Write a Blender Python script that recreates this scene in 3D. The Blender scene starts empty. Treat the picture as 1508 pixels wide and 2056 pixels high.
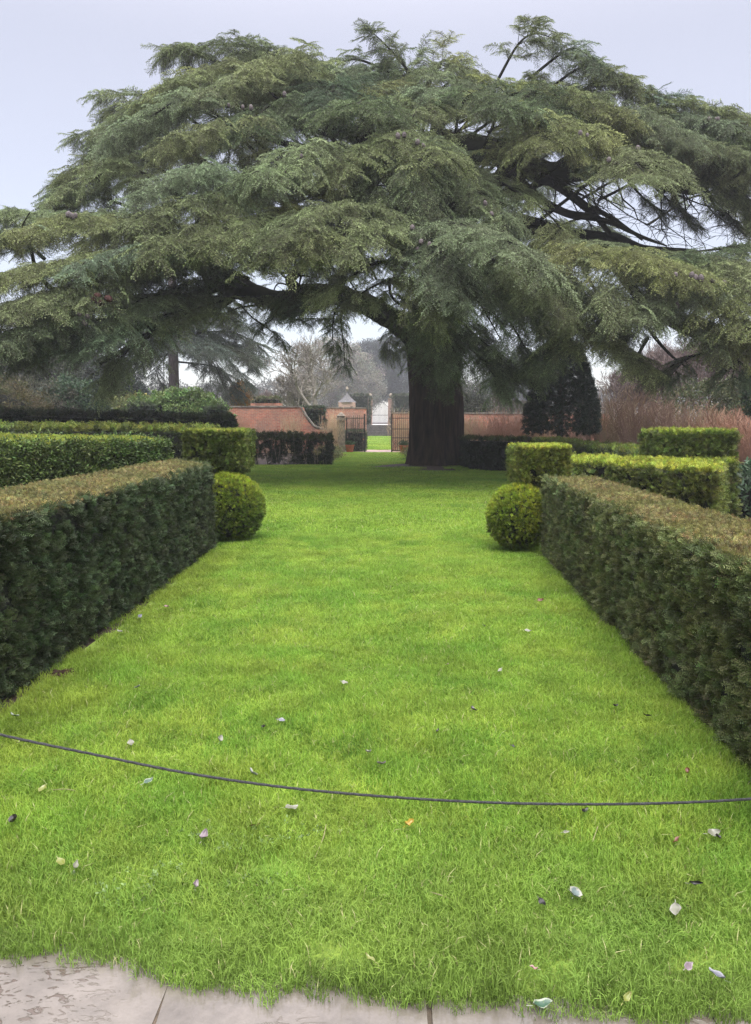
import bpy, bmesh, math, random
import numpy as np
from mathutils import Vector, Matrix, noise as mnoise

rng = np.random.default_rng(7)
random.seed(7)
SC = bpy.context.scene
COL = SC.collection
R = math.radians
PI = math.pi

# ------------------------------------------------------------------ camera
PITCH = R(6.85); EYE = 1.6; FPX = 1524.0
cam_d = bpy.data.cameras.new('camera')
cam = bpy.data.objects.new('camera', cam_d); COL.objects.link(cam)
cam.location = (0, 0, EYE)
cam.rotation_euler = (R(90) - PITCH, 0, 0)
cam_d.sensor_fit = 'VERTICAL'; cam_d.sensor_height = 24.0
cam_d.lens = 24.0 * FPX / 2056.0
cam_d.clip_start = 0.05; cam_d.clip_end = 3000
SC.camera = cam

# ------------------------------------------------------------------ world: even fog-bright overcast, three parts nishita to the cloud layer
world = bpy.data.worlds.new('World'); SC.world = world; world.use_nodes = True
nt = world.node_tree; nt.nodes.clear()
def N(t, **k):
    n = nt.nodes.new(t)
    for a, b in k.items(): setattr(n, a, b)
    return n
sky = N('ShaderNodeTexSky', sky_type='NISHITA', sun_disc=False, sun_elevation=R(58), sun_rotation=R(165), air_density=1.0, dust_density=1.0)
bg1 = N('ShaderNodeBackground'); bg1.inputs[1].default_value = 0.05
nt.links.new(sky.outputs[0], bg1.inputs[0])
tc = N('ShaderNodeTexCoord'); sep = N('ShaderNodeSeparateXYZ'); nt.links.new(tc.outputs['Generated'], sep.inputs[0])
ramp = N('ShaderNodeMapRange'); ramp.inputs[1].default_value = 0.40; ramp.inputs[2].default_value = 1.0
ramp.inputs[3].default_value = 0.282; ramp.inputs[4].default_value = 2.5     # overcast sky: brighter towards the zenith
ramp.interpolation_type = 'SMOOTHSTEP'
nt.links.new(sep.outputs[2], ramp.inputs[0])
nz = N('ShaderNodeTexNoise'); nz.inputs['Scale'].default_value = 1.6; nz.inputs['Detail'].default_value = 3
nt.links.new(tc.outputs['Generated'], nz.inputs[0])
mr = N('ShaderNodeMapRange'); mr.inputs[3].default_value = 0.94; mr.inputs[4].default_value = 1.06
nt.links.new(nz.outputs[0], mr.inputs[0])
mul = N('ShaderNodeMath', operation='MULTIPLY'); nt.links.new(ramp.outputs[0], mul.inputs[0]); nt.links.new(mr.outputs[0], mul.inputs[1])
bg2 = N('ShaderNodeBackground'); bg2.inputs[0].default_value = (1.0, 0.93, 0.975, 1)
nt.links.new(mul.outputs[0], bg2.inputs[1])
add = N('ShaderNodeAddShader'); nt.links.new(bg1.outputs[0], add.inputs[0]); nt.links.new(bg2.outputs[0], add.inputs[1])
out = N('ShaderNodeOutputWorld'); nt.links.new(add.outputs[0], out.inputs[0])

sun_d = bpy.data.lights.new('sun', 'SUN'); sun_d.energy = 1.5; sun_d.angle = R(30); sun_d.color = (1.0, 0.97, 0.92)
sun = bpy.data.objects.new('sun', sun_d); COL.objects.link(sun)
sun.rotation_euler = (R(32), 0, R(15))

SC.view_settings.view_transform = 'Standard'; SC.view_settings.look = 'None'
SC.view_settings.exposure = 0.95; SC.view_settings.gamma = 1.0
SC.view_settings.use_curve_mapping = False
cy = SC.cycles
cy.max_bounces = 7; cy.diffuse_bounces = 4; cy.glossy_bounces = 2; cy.transmission_bounces = 3; cy.volume_bounces = 2
cy.transparent_max_bounces = 6
cy.use_adaptive_sampling = True; cy.adaptive_threshold = 0.012
try:
    cy.use_denoising = True; cy.denoiser = 'OPENIMAGEDENOISE'; cy.denoising_prefilter = 'NONE'; cy.denoising_input_passes = 'RGB_ALBEDO_NORMAL'
except Exception: pass

# ------------------------------------------------------------------ helpers
CP, SP = math.cos(PITCH), math.sin(PITCH)
def W(px, py, d):
    """world point at distance y=d seen at photograph pixel (px, py); used to read the layout off the photograph"""
    u = (px - 754) / FPX; v = (1028 - py) / FPX
    s = d / (CP + v * SP)
    return Vector((u * s, d, EYE + s * (v * CP - SP)))
def G(px, py, z=0.0):
    v = (1028 - py) / FPX
    return W(px, py, (z - EYE) / ((v * CP - SP) / (CP + v * SP)))
def project(p):
    x, y, z = p[0], p[1], p[2] - EYE
    f = y * CP - z * SP; up = y * SP + z * CP
    return 754 + FPX * x / f, 1028 - FPX * up / f, f

def mesh(name, verts, faces, mats=(), fmat=None, smooth=False):
    me = bpy.data.meshes.new(name)
    me.from_pydata([tuple(v) for v in verts], [], faces)
    for m in mats: me.materials.append(m)
    if fmat is not None: me.polygons.foreach_set('material_index', np.asarray(fmat, dtype=np.int32))
    if smooth: me.polygons.foreach_set('use_smooth', [True] * len(me.polygons))
    me.update()
    return me
def link(name, me, parent=None, kind=None):
    o = bpy.data.objects.new(name, me); COL.objects.link(o)
    if parent is not None: o.parent = parent
    if kind: o['kind'] = kind
    return o
def tag(o, label, cat, group=None):
    o['label'] = label; o['category'] = cat
    if group: o['group'] = group
    return o
def thing(name, label, cat, loc=(0, 0, 0), rz=0, group=None):
    o = bpy.data.objects.new(name, None); COL.objects.link(o)
    o.location = loc; o.rotation_euler = (0, 0, rz)
    o.empty_display_size = 0.2
    return tag(o, label, cat, group)

class MB:
    """collects shapes for one mesh object"""
    def __init__(s): s.v = []; s.f = []; s.m = []
    def quad(s, a, b, c, d, m=0):
        n = len(s.v); s.v += [a, b, c, d]; s.f.append((n, n+1, n+2, n+3)); s.m.append(m)
    def box(s, x0, y0, z0, x1, y1, z1, m=0, jit=0.0, M=None):
        n = len(s.v)
        for z in (z0, z1):
            for (x, y) in ((x0, y0), (x1, y0), (x1, y1), (x0, y1)):
                p = Vector((x + random.uniform(-jit, jit), y + random.uniform(-jit, jit), z + random.uniform(-jit, jit)))
                s.v.append(M @ p if M else p)
        for q in ((0, 3, 2, 1), (4, 5, 6, 7), (0, 1, 5, 4), (1, 2, 6, 5), (2, 3, 7, 6), (3, 0, 4, 7)):
            s.f.append(tuple(n + i for i in q)); s.m.append(m)
    def tube(s, pts, rad, seg=6, m=0, cap=True):
        pts = [Vector(p) for p in pts]; n0 = len(s.v)
        K = len(pts)
        if not hasattr(rad, '__len__'): rad = [rad] * K
        prev = None
        for i, p in enumerate(pts):
            t = (pts[min(i+1, K-1)] - pts[max(i-1, 0)])
            if t.length < 1e-9: t = Vector((0, 0, 1))
            t.normalize()
            if prev is None:
                a = t.orthogonal().normalized()
            else:
                a = (prev - t * prev.dot(t))
                a = a.normalized() if a.length > 1e-6 else t.orthogonal().normalized()
            prev = a; b = t.cross(a)
            for k in range(seg):
                th = 2 * PI * k / seg
                s.v.append(p + (a * math.cos(th) + b * math.sin(th)) * rad[i])
        for i in range(K - 1):
            for k in range(seg):
                k2 = (k + 1) % seg
                s.f.append((n0+i*seg+k, n0+i*seg+k2, n0+(i+1)*seg+k2, n0+(i+1)*seg+k)); s.m.append(m)
        if cap and seg > 2:
            s.f.append(tuple(n0 + k for k in reversed(range(seg)))); s.m.append(m)
            s.f.append(tuple(n0 + (K-1)*seg + k for k in range(seg))); s.m.append(m)
    def lathe(s, prof, seg=16, c=(0, 0, 0), m=0):
        n0 = len(s.v)
        for (r, z) in prof:
            for k in range(seg):
                th = 2*PI*k/seg; s.v.append(Vector((c[0] + r*math.cos(th), c[1] + r*math.sin(th), c[2] + z)))
        for i in range(len(prof)-1):
            for k in range(seg):
                k2 = (k+1) % seg
                s.f.append((n0+i*seg+k, n0+i*seg+k2, n0+(i+1)*seg+k2, n0+(i+1)*seg+k)); s.m.append(m)
    def build(s, name, mats, parent=None, kind=None, smooth=False):
        if not isinstance(mats, (list, tuple)): mats = [mats]
        return link(name, mesh(name, s.v, s.f, mats, s.m, smooth), parent, kind)

def catmull(ps, n):
    ps = [Vector(p) for p in ps]
    P = [ps[0] * 2 - ps[1]] + ps + [ps[-1] * 2 - ps[-2]]
    out_ = []
    S = len(ps) - 1
    for i in range(n):
        t = i / (n - 1) * S; k = min(int(t), S - 1); t -= k
        a, b, c, d = P[k], P[k+1], P[k+2], P[k+3]
        out_.append(0.5 * ((2*b) + (c - a)*t + (2*a - 5*b + 4*c - d)*t*t + (3*b - a - 3*c + d)*t**3))
    return out_

# ------------------------------------------------------------------ materials
def mat_nodes(name):
    m = bpy.data.materials.new(name); m.use_nodes = True
    t = m.node_tree; t.nodes.clear()
    o = t.nodes.new('ShaderNodeOutputMaterial')
    return m, t, o
def nn(t, ty, **k):
    n = t.nodes.new(ty)
    for a, b in k.items(): setattr(n, a, b)
    return n
def noise_node(t, scale, detail=3, rough=0.55, vec=None):
    n = nn(t, 'ShaderNodeTexNoise'); n.inputs['Scale'].default_value = scale
    n.inputs['Detail'].default_value = detail; n.inputs['Roughness'].default_value = rough
    if vec is not None: t.links.new(vec, n.inputs['Vector'])
    return n
def veg_mat(name, rough=0.5, transl=0.25, var=0.35, nscale=1.3, spec=0.3, fallback=None, hue=True, gain=1.0):
    """leaf material; its base colour is the colour attribute that each instanced sprig carries, varied by noise in the place"""
    m, t, o = mat_nodes(name)
    geo = nn(t, 'ShaderNodeNewGeometry')
    if fallback is None:
        at = nn(t, 'ShaderNodeAttribute', attribute_type='INSTANCER', attribute_name='col'); base = at.outputs['Color']
    else:
        rgb = nn(t, 'ShaderNodeRGB'); rgb.outputs[0].default_value = (*fallback, 1); base = rgb.outputs[0]
    n1 = noise_node(t, nscale, 4, 0.65, geo.outputs['Position'])
    n2 = noise_node(t, nscale * 9, 2, 0.6, geo.outputs['Position'])
    mx = nn(t, 'ShaderNodeMath', operation='ADD'); t.links.new(n1.outputs[0], mx.inputs[0]); t.links.new(n2.outputs[0], mx.inputs[1])
    rg = nn(t, 'ShaderNodeMapRange'); rg.inputs[1].default_value = 0.65; rg.inputs[2].default_value = 1.35
    rg.inputs[3].default_value = (1 - var)*gain; rg.inputs[4].default_value = (1 + var)*gain
    t.links.new(mx.outputs[0], rg.inputs[0])
    hs = nn(t, 'ShaderNodeHueSaturation'); t.links.new(base, hs.inputs['Color']); t.links.new(rg.outputs[0], hs.inputs['Value'])
    if hue:
        n3 = noise_node(t, nscale * 0.6, 2, 0.5, geo.outputs['Position'])
        h = nn(t, 'ShaderNodeMapRange'); h.inputs[1].default_value = .3; h.inputs[2].default_value = .7
        h.inputs[3].default_value = 0.485; h.inputs[4].default_value = 0.512
        t.links.new(n3.outputs[0], h.inputs[0]); t.links.new(h.outputs[0], hs.inputs['Hue'])
    p = nn(t, 'ShaderNodeBsdfPrincipled'); p.inputs['Roughness'].default_value = rough
    p.inputs['Specular IOR Level'].default_value = spec
    t.links.new(hs.outputs[0], p.inputs['Base Color'])
    if transl > 0:
        tr = nn(t, 'ShaderNodeBsdfTranslucent'); t.links.new(hs.outputs[0], tr.inputs[0])
        ms = nn(t, 'ShaderNodeMixShader'); ms.inputs[0].default_value = transl
        t.links.new(p.outputs[0], ms.inputs[1]); t.links.new(tr.outputs[0], ms.inputs[2]); t.links.new(ms.outputs[0], o.inputs[0])
    else: t.links.new(p.outputs[0], o.inputs[0])
    return m
def simple_mat(name, c1, c2, scale=4, rough=0.8, bump=0.3, bscale=None, detail=6, spec=0.3, stretch=None, lo=.35, hi=.65, metal=0):
    m, t, o = mat_nodes(name)
    co = nn(t, 'ShaderNodeTexCoord'); vec = co.outputs['Object']
    if stretch:
        mp = nn(t, 'ShaderNodeMapping'); mp.inputs['Scale'].default_value = stretch
        t.links.new(vec, mp.inputs[0]); vec = mp.outputs[0]
    n = noise_node(t, scale, detail, 0.6, vec)
    cr = nn(t, 'ShaderNodeValToRGB'); cr.color_ramp.elements[0].position = lo; cr.color_ramp.elements[1].position = hi
    cr.color_ramp.elements[0].color = (*c1, 1); cr.color_ramp.elements[1].color = (*c2, 1)
    t.links.new(n.outputs[0], cr.inputs[0])
    p = nn(t, 'ShaderNodeBsdfPrincipled'); p.inputs['Roughness'].default_value = rough
    p.inputs['Specular IOR Level'].default_value = spec; p.inputs['Metallic'].default_value = metal
    t.links.new(cr.outputs[0], p.inputs['Base Color'])
    if bump:
        n2 = noise_node(t, bscale or scale * 5, 5, 0.65, vec)
        b = nn(t, 'ShaderNodeBump'); b.inputs['Strength'].default_value = bump; b.inputs['Distance'].default_value = 0.02
        t.links.new(n2.outputs[0], b.inputs['Height']); t.links.new(b.outputs[0], p.inputs['Normal'])
    t.links.new(p.outputs[0], o.inputs[0])
    return m

M_NEEDLE = veg_mat('cedar_needle', 0.5, 0.14, 0.5, 0.55, 0.2)
M_NTIP = veg_mat('cedar_needle_tip', 0.5, 0.14, 0.45, 0.55, 0.2, gain=1.75)
M_YEW = veg_mat('yew_needle', 0.5, 0.14, 0.50, 3.0, 0.2)
M_LEAF = veg_mat('broad_leaf', 0.5, 0.2, 0.38, 1.5, 0.25)
M_GRASS = veg_mat('grass_blade', 0.55, 0.42, 0.36, 5.0, 0.12, hue=False)
M_TWIG = simple_mat('twig_bark', (.030, .022, .016), (.075, .058, .042), 6, .85, .2)
M_BARK = simple_mat('cedar_bark', (.006, .0045, .004), (.052, .032, .025), 3.0, .85, 1.0, 14, 8, .1, (3.5, 3.5, .45))
M_LIMB = simple_mat('mossy_limb_bark', (.007, .007, .006), (.024, .027, .013), 2.2, .95, 0.6, 12, 6, .1)
M_CORE = simple_mat('hedge_core', (.004, .006, .004), (.012, .014, .008), 9, .95, .5)
M_SOIL = simple_mat('soil', (.018, .012, .009), (.060, .040, .028), 7, .8, .9, 40)

# ------------------------------------------------------------------ instancing of sprigs on points (one node group for every use)
def make_group(coll, name):
    g = bpy.data.node_groups.new(name, 'GeometryNodeTree')
    g.interface.new_socket('Geometry', in_out='INPUT', socket_type='NodeSocketGeometry')
    g.interface.new_socket('Geometry', in_out='OUTPUT', socket_type='NodeSocketGeometry')
    gi = g.nodes.new('NodeGroupInput'); go = g.nodes.new('NodeGroupOutput')
    ci = g.nodes.new('GeometryNodeCollectionInfo'); ci.inputs['Collection'].default_value = coll
    ci.inputs['Separate Children'].default_value = True; ci.inputs['Reset Children'].default_value = True
    ip = g.nodes.new('GeometryNodeInstanceOnPoints'); ip.inputs['Pick Instance'].default_value = True
    def attr(nm, ty):
        a = g.nodes.new('GeometryNodeInputNamedAttribute'); a.data_type = ty; a.inputs['Name'].default_value = nm
        return a.outputs['Attribute']
    g.links.new(gi.outputs[0], ip.inputs['Points']); g.links.new(ci.outputs[0], ip.inputs['Instance'])
    g.links.new(attr('idx', 'INT'), ip.inputs['Instance Index'])
    g.links.new(attr('rot', 'FLOAT_VECTOR'), ip.inputs['Rotation'])
    g.links.new(attr('scl', 'FLOAT_VECTOR'), ip.inputs['Scale'])
    g.links.new(ip.outputs[0], go.inputs[0])
    return g
def proto_set(name, meshes):
    c = bpy.data.collections.new(name)          # kept out of the scene: only its shapes are instanced
    for i, me in enumerate(meshes):
        o = bpy.data.objects.new('%s_%02d' % (name, i), me); c.objects.link(o)
    return dict(g=make_group(c, name), n=len(meshes))
def scatter(name, ps, pts, rot, scl, col, parent=None, idx=None, kind='stuff'):
    pts = np.asarray(pts, dtype=np.float32); n = len(pts)
    me = bpy.data.meshes.new(name); me.vertices.add(n); me.vertices.foreach_set('co', pts.ravel())
    rot = np.asarray(rot, dtype=np.float32)
    scl = np.asarray(scl, dtype=np.float32)
    if scl.ndim == 1: scl = np.repeat(scl[:, None], 3, 1)
    col = np.asarray(col, dtype=np.float32)
    if idx is None: idx = rng.integers(0, ps['n'], n)
    a = me.attributes.new('rot', 'FLOAT_VECTOR', 'POINT'); a.data.foreach_set('vector', rot.ravel())
    a = me.attributes.new('scl', 'FLOAT_VECTOR', 'POINT'); a.data.foreach_set('vector', np.ascontiguousarray(scl).ravel())
    a = me.attributes.new('col', 'FLOAT_VECTOR', 'POINT'); a.data.foreach_set('vector', np.ascontiguousarray(col).ravel())
    a = me.attributes.new('idx', 'INT', 'POINT'); a.data.foreach_set('value', np.asarray(idx, dtype=np.int32))
    me.update()
    o = link(name, me, parent, kind)
    md = o.modifiers.new('sprigs', 'NODES'); md.node_group = ps['g']
    return o
def dir2rot(d, roll):
    d = np.asarray(d, dtype=float); d = d / np.maximum(np.linalg.norm(d, axis=1, keepdims=True), 1e-9)
    yaw = np.arctan2(d[:, 1], d[:, 0]); pitch = -np.arcsin(np.clip(d[:, 2], -1, 1))
    return np.stack([roll, pitch, yaw], 1)
def colvar(base, n, v=0.18, h=0.08):
    b = np.asarray(base, dtype=float)[None, :] * (1 + rng.normal(0, v, (n, 1))).clip(.4, 1.8)
    b = b * (1 + rng.normal(0, h, (n, 3))).clip(.6, 1.5)
    return b.clip(0.001, 0.9)

# ---- prototype meshes
def needle_strip(V, F, M_, p, d, side, L, w, m=0):
    """one small kite-shaped leaf from p along d"""
    n = len(V)
    V += [p, p + d*L*.5 + side*w*.5, p + d*L, p + d*L*.5 - side*w*.5]
    F.append((n, n+1, n+2, n+3)); M_.append(m)
def frond_proto(seed, L=1.0, nside=12, droop=.30, hang=.9, tuft=.045):
    r = random.Random(seed); V = []; F = []; MM = []
    def P(x): return Vector((x, 0.03*math.sin(x*7+seed), -droop*x*x + .02*math.sin(x*11+seed)))
    def rosette(p, t, k=3, s=1.0, m=0):
        for _ in range(k):
            up = Vector((0, 0, 1)); d = (t*0.35 + up*r.uniform(.15, .9) + Vector((r.uniform(-1, 1), r.uniform(-1, 1), 0))*.9).normalized()
            sd = d.cross(Vector((r.uniform(-1, 1), r.uniform(-1, 1), r.uniform(-.3, 1)))).normalized()
            needle_strip(V, F, MM, p, d, sd, tuft*s*r.uniform(.8, 1.3), .018, m)
    def strip(a, b, w):
        t = (b - a); s_ = t.cross(Vector((0, 0, 1)))
        s_ = s_.normalized()*w if s_.length > 1e-5 else Vector((w, 0, 0))
        n = len(V); V.extend([a - s_, a + s_, b + s_*.6, b - s_*.6]); F.append((n, n+1, n+2, n+3)); MM.append(1)
    K = 9
    for i in range(K): strip(P(i/K*L), P((i+1)/K*L), .009*(1 - i/K*.6))
    for i in range(26): x = (i+.5)/26*L; rosette(P(x), Vector((1, 0, 0)), 3)
    for i in range(nside):
        for sgn in (-1, 1):
            x = (i + .3 + .5*r.random() + (.25 if sgn > 0 else 0))/nside*L*.96
            ll = (.42 - .26*x/L)*r.uniform(.7, 1.25)*min(1, .45 + x*3)
            a = r.uniform(.75, 1.15)
            d = Vector((math.cos(a), sgn*math.sin(a), 0))
            h = hang*r.uniform(.6, 1.4)
            base = P(x)
            def Q(s): return base + d*s*(1-.25*h*s/ll*.5) + Vector((0, 0, -h*s*s/ll*.75))
            strip(base, Q(ll*.5), .005); strip(Q(ll*.5), Q(ll), .004)
            nt_ = max(3, int(ll/.038))
            for k in range(nt_):
                s = (k+.6)/nt_*ll
                rosette(Q(s), (Q(s+.01) - Q(s)).normalized(), 3 if k % 2 else 2, 1 - .25*s/ll, 2 if s/ll + .5*x/L > .85 else 0)
    return mesh('frond', V, F, [M_NEEDLE, M_TWIG, M_NTIP], MM)
P_FROND = proto_set('frond', [frond_proto(i, 1.0, 12, [.12, .18, .24, .15, .32, .10][i], [.35, .5, .6, .3, .8, .45][i]) for i in range(6)])

def sprig_proto(seed, mat, shoots=5, L=.10, nl=.022, nw=.0042, spread=.8, npair=9, flat=False, twigmat=None):
    """a clump of shoots with needle pairs; grows along +X"""
    r = random.Random(seed); V = []; F = []; MM = []
    for s in range(shoots):
        a = r.uniform(0, 2*PI); k = spread*r.uniform(.25, 1)
        d = Vector((1, k*math.cos(a), k*math.sin(a))).normalized()
        l = L*r.uniform(.6, 1.15)
        side0 = d.cross(Vector((r.uniform(-1, 1), r.uniform(-1, 1), r.uniform(-1, 1)))).normalized()
        nrm = side0.cross(d)
        o = Vector((0, r.uniform(-.02, .02), r.uniform(-.02, .02)))
        n = len(V); V += [o - nrm*.0012, o + nrm*.0012, o + d*l + nrm*.0008, o + d*l - nrm*.0008]; F.append((n, n+1, n+2, n+3)); MM.append(1)
        for i in range(npair):
            x = (i+.7)/npair*l
            for sg in (-1, 1):
                dd = (side0*sg + d*r.uniform(.35, .9) + nrm*r.uniform(-.35, .35)).normalized()
                needle_strip(V, F, MM, o + d*x, dd, (dd.cross(nrm)).normalized(), nl*r.uniform(.75, 1.2)*(1-.35*i/npair), nw)
    return mesh('sprig', V, F, [mat, twigmat or M_TWIG], MM)
P_YEW = proto_set('yew_sprig', [sprig_proto(i, M_YEW, 5, .090, .028, .0075, .8, 7) for i in range(6)])
P_YEWFAR = proto_set('yew_tuft', [sprig_proto(20+i, M_YEW, 4, .10, .045, .012, .9, 5) for i in range(4)])
P_CLIP = proto_set('clipped_tips', [sprig_proto(40+i, M_YEW, 7, .035, .016, .0040, 1.6, 4) for i in range(4)])

def leaf_clump(seed, mat, n=14, size=.06, wid=.45, spread=.1):
    r = random.Random(seed); V = []; F = []; MM = []
    for _ in range(n):
        p = Vector((r.uniform(0, 1.2), r.uniform(-1, 1), r.uniform(-1, 1)))*spread
        d = Vector((r.uniform(.1, 1), r.uniform(-1, 1), r.uniform(-.7, .7))).normalized()
        sd = d.cross(Vector((r.uniform(-1, 1), r.uniform(-1, 1), r.uniform(-1, 1)))).normalized()
        needle_strip(V, F, MM, p, d, sd, size*r.uniform(.7, 1.3), size*wid)
    return mesh('leaf_clump', V, F, [mat], MM)
P_LEAF = proto_set('leaf_clump', [leaf_clump(60+i, M_LEAF, 16, .085, .42, .12) for i in range(5)])
P_BIGLEAF = proto_set('laurel_clump', [leaf_clump(70+i, M_LEAF, 12, .15, .36, .13) for i in range(4)])
P_FARLEAF = proto_set('far_clump', [leaf_clump(80+i, M_LEAF, 26, .16, .5, .38) for i in range(4)])

M_DEAD = simple_mat('dead_grass_blade', (.26, .26, .10), (.38, .37, .18), 8, .8, 0)
def grass_patch(seed, size=.25, n=420, h=.040, w=.0028):
    r = random.Random(seed); V = []; F = []; MM = []
    for _ in range(n):
        x, y = r.uniform(-.5, .5)*size, r.uniform(-.5, .5)*size
        hh = h*r.uniform(.45, 1.35); a = r.uniform(0, 2*PI); lean = r.uniform(.15, 1.15)*hh
        dx, dy = math.cos(a), math.sin(a); sx, sy = -dy*w*.5, dx*w*.5
        k = r.uniform(-.4, .4); sx, sy = sx + dx*w*k, sy + dy*w*k
        m1 = (x + dx*lean*.35, y + dy*lean*.35, hh*.6); tp = (x + dx*lean, y + dy*lean, hh*r.uniform(.75, 1.0))
        q = len(V)
        V += [Vector((x - sx, y - sy, -.004)), Vector((x + sx, y + sy, -.004)), Vector((m1[0] + sx*.85, m1[1] + sy*.85, m1[2])), Vector((m1[0] - sx*.85, m1[1] - sy*.85, m1[2])), Vector(tp)]
        pale = 1 if r.random() < .022 else 0; F += [(q, q+1, q+2, q+3), (q+3, q+2, q+4)]; MM += [pale, pale]
    return mesh('grass_patch', V, F, [M_GRASS, M_DEAD], MM)
P_GRASS = proto_set('grass_patch', [grass_patch(i) for i in range(6)])
P_GRASSFAR = proto_set('grass_patch_far', [grass_patch(30+i, .6, 420, .045, .007) for i in range(3)])

# ================================================================== GROUND, LAWN, PAVING
def vnoise(p, s=1.0, o=0): return mnoise.noise(Vector((p[0]*s + o, p[1]*s - o, (p[2] if len(p) > 2 else 0)*s + o*.7)))
mb = MB()
mb.quad(Vector((-148, -12, -.05)), Vector((148, -12, -.05)), Vector((148, 212, -.05)), Vector((-148, 212, -.05)))
mb.build('ground', M_SOIL, kind='structure')

def lawn_mat(name, c1, c2, c3):
    m, t, o = mat_nodes(name)
    g = nn(t, 'ShaderNodeNewGeometry')
    a = noise_node(t, 1.1, 5, .65, g.outputs['Position']); b = noise_node(t, 60, 3, .7, g.outputs['Position'])
    r1 = nn(t, 'ShaderNodeValToRGB'); e = r1.color_ramp.elements; e[0].position = .35; e[1].position = .65
    e[0].color = (*c1, 1); e[1].color = (*c2, 1); t.links.new(a.outputs[0], r1.inputs[0])
    r2 = nn(t, 'ShaderNodeMix', data_type='RGBA'); r2.inputs[7].default_value = (*c3, 1)
    mr_ = nn(t, 'ShaderNodeMapRange'); mr_.inputs[1].default_value = .45; mr_.inputs[2].default_value = .7; t.links.new(b.outputs[0], mr_.inputs[0])
    t.links.new(mr_.outputs[0], r2.inputs[0]); t.links.new(r1.outputs[0], r2.inputs[6])
    p = nn(t, 'ShaderNodeBsdfPrincipled'); p.inputs['Roughness'].default_value = .8; t.links.new(r2.outputs[2], p.inputs['Base Color'])
    bp = nn(t, 'ShaderNodeBump'); bp.inputs['Strength'].default_value = .8; bp.inputs['Distance'].default_value = .02
    t.links.new(b.outputs[0], bp.inputs['Height']); t.links.new(bp.outputs[0], p.inputs['Normal']); t.links.new(p.outputs[0], o.inputs[0])
    return m
M_LAWN = lawn_mat('lawn_turf', (.13, .22, .02), (.20, .28, .03), (.09, .15, .015))

def paving_edge(x):          # ragged front edge of the lawn along the paving
    xs = [-1.6, -1.1, -.85, -.57, -.52, -.17, .14, .45, .75, .9, 1.2, 1.7]
    ys = [2.20, 2.165, 2.15, 2.06, 2.035, 2.03, 1.975, 1.955, 1.925, 1.93, 1.935, 1.93]
    return float(np.interp(x, xs, ys)) + .008 + .007*math.sin(x*23) + .006*math.sin(x*51 + 1)
def lawn_bounds(y):
    if y < 9.0: return -2.07 + .008*y, 1.66 + .043*y
    if y < 10.8: return -2.6, 2.6
    if y < 27.5: return -10.5, 4.6 + (y > 12)*.0
    return -2.3, 1.75
# lawn sheet as a fine grid with gentle swells and a low mound at the trunk
def lawn_z(x, y):
    r = math.hypot(x - 2.1, y - 26)
    return .022*vnoise((x, y), .7) + .16*math.exp(-(r/1.9)**2) + .002 - (.045*math.exp(-max(y - paving_edge(x) + .02, 0)/.05) if y < 2.6 else 0)
def sheet(name, xs, ys, zf, mat, kind='structure', keep=None):
    V = []; F = []; nx = len(xs); ny = len(ys)
    for y in ys:
        for x in xs: V.append(Vector((x, y, zf(x, y))))
    for j in range(ny-1):
        for i in range(nx-1):
            cx, cy_ = (xs[i]+xs[i+1])/2, (ys[j]+ys[j+1])/2
            if keep is None or keep(cx, cy_): F.append((j*nx+i, j*nx+i+1, (j+1)*nx+i+1, (j+1)*nx+i))
    return link(name, mesh(name, V, F, [mat], smooth=True), kind=kind)
ys_ = list(np.arange(1.78, 12, .04)) + list(np.arange(12, 42, .25))
xs_ = list(np.arange(-10.5, -2.7, .3)) + list(np.arange(-2.7, 2.8, .05)) + list(np.arange(2.8, 8.2, .3))
def in_lawn(x, y):
    a, b = lawn_bounds(y)
    return a <= x <= b and y > paving_edge(x) - .16 and y < 38.9
sheet('lawn', xs_, ys_, lawn_z, M_LAWN, keep=in_lawn)

# the bare, dark earth under the cedar
def bare(x, y):
    r = math.hypot((x - 2.1)/1.0, (y - 25.6)/.8)
    v = 1 - (r - 1.0)/2.6 + .8*vnoise((x, y), .9, 3)
    q = math.hypot((x + 3.6)/1.1, (y - 22.0)/.8)                    # worn patch
    return max(v, 1 - (q - .3)/1.0 + .5*vnoise((x, y), 1.4, 9))
sheet('bare_earth', list(np.arange(-5.4, 7.6, .12)), list(np.arange(20.5, 28.5, .2)), lambda x, y: lawn_z(x, y) + .006, M_SOIL,
      keep=lambda x, y: bare(x, y) > .40 or (x > 4.5 and y > 20.5))

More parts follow.
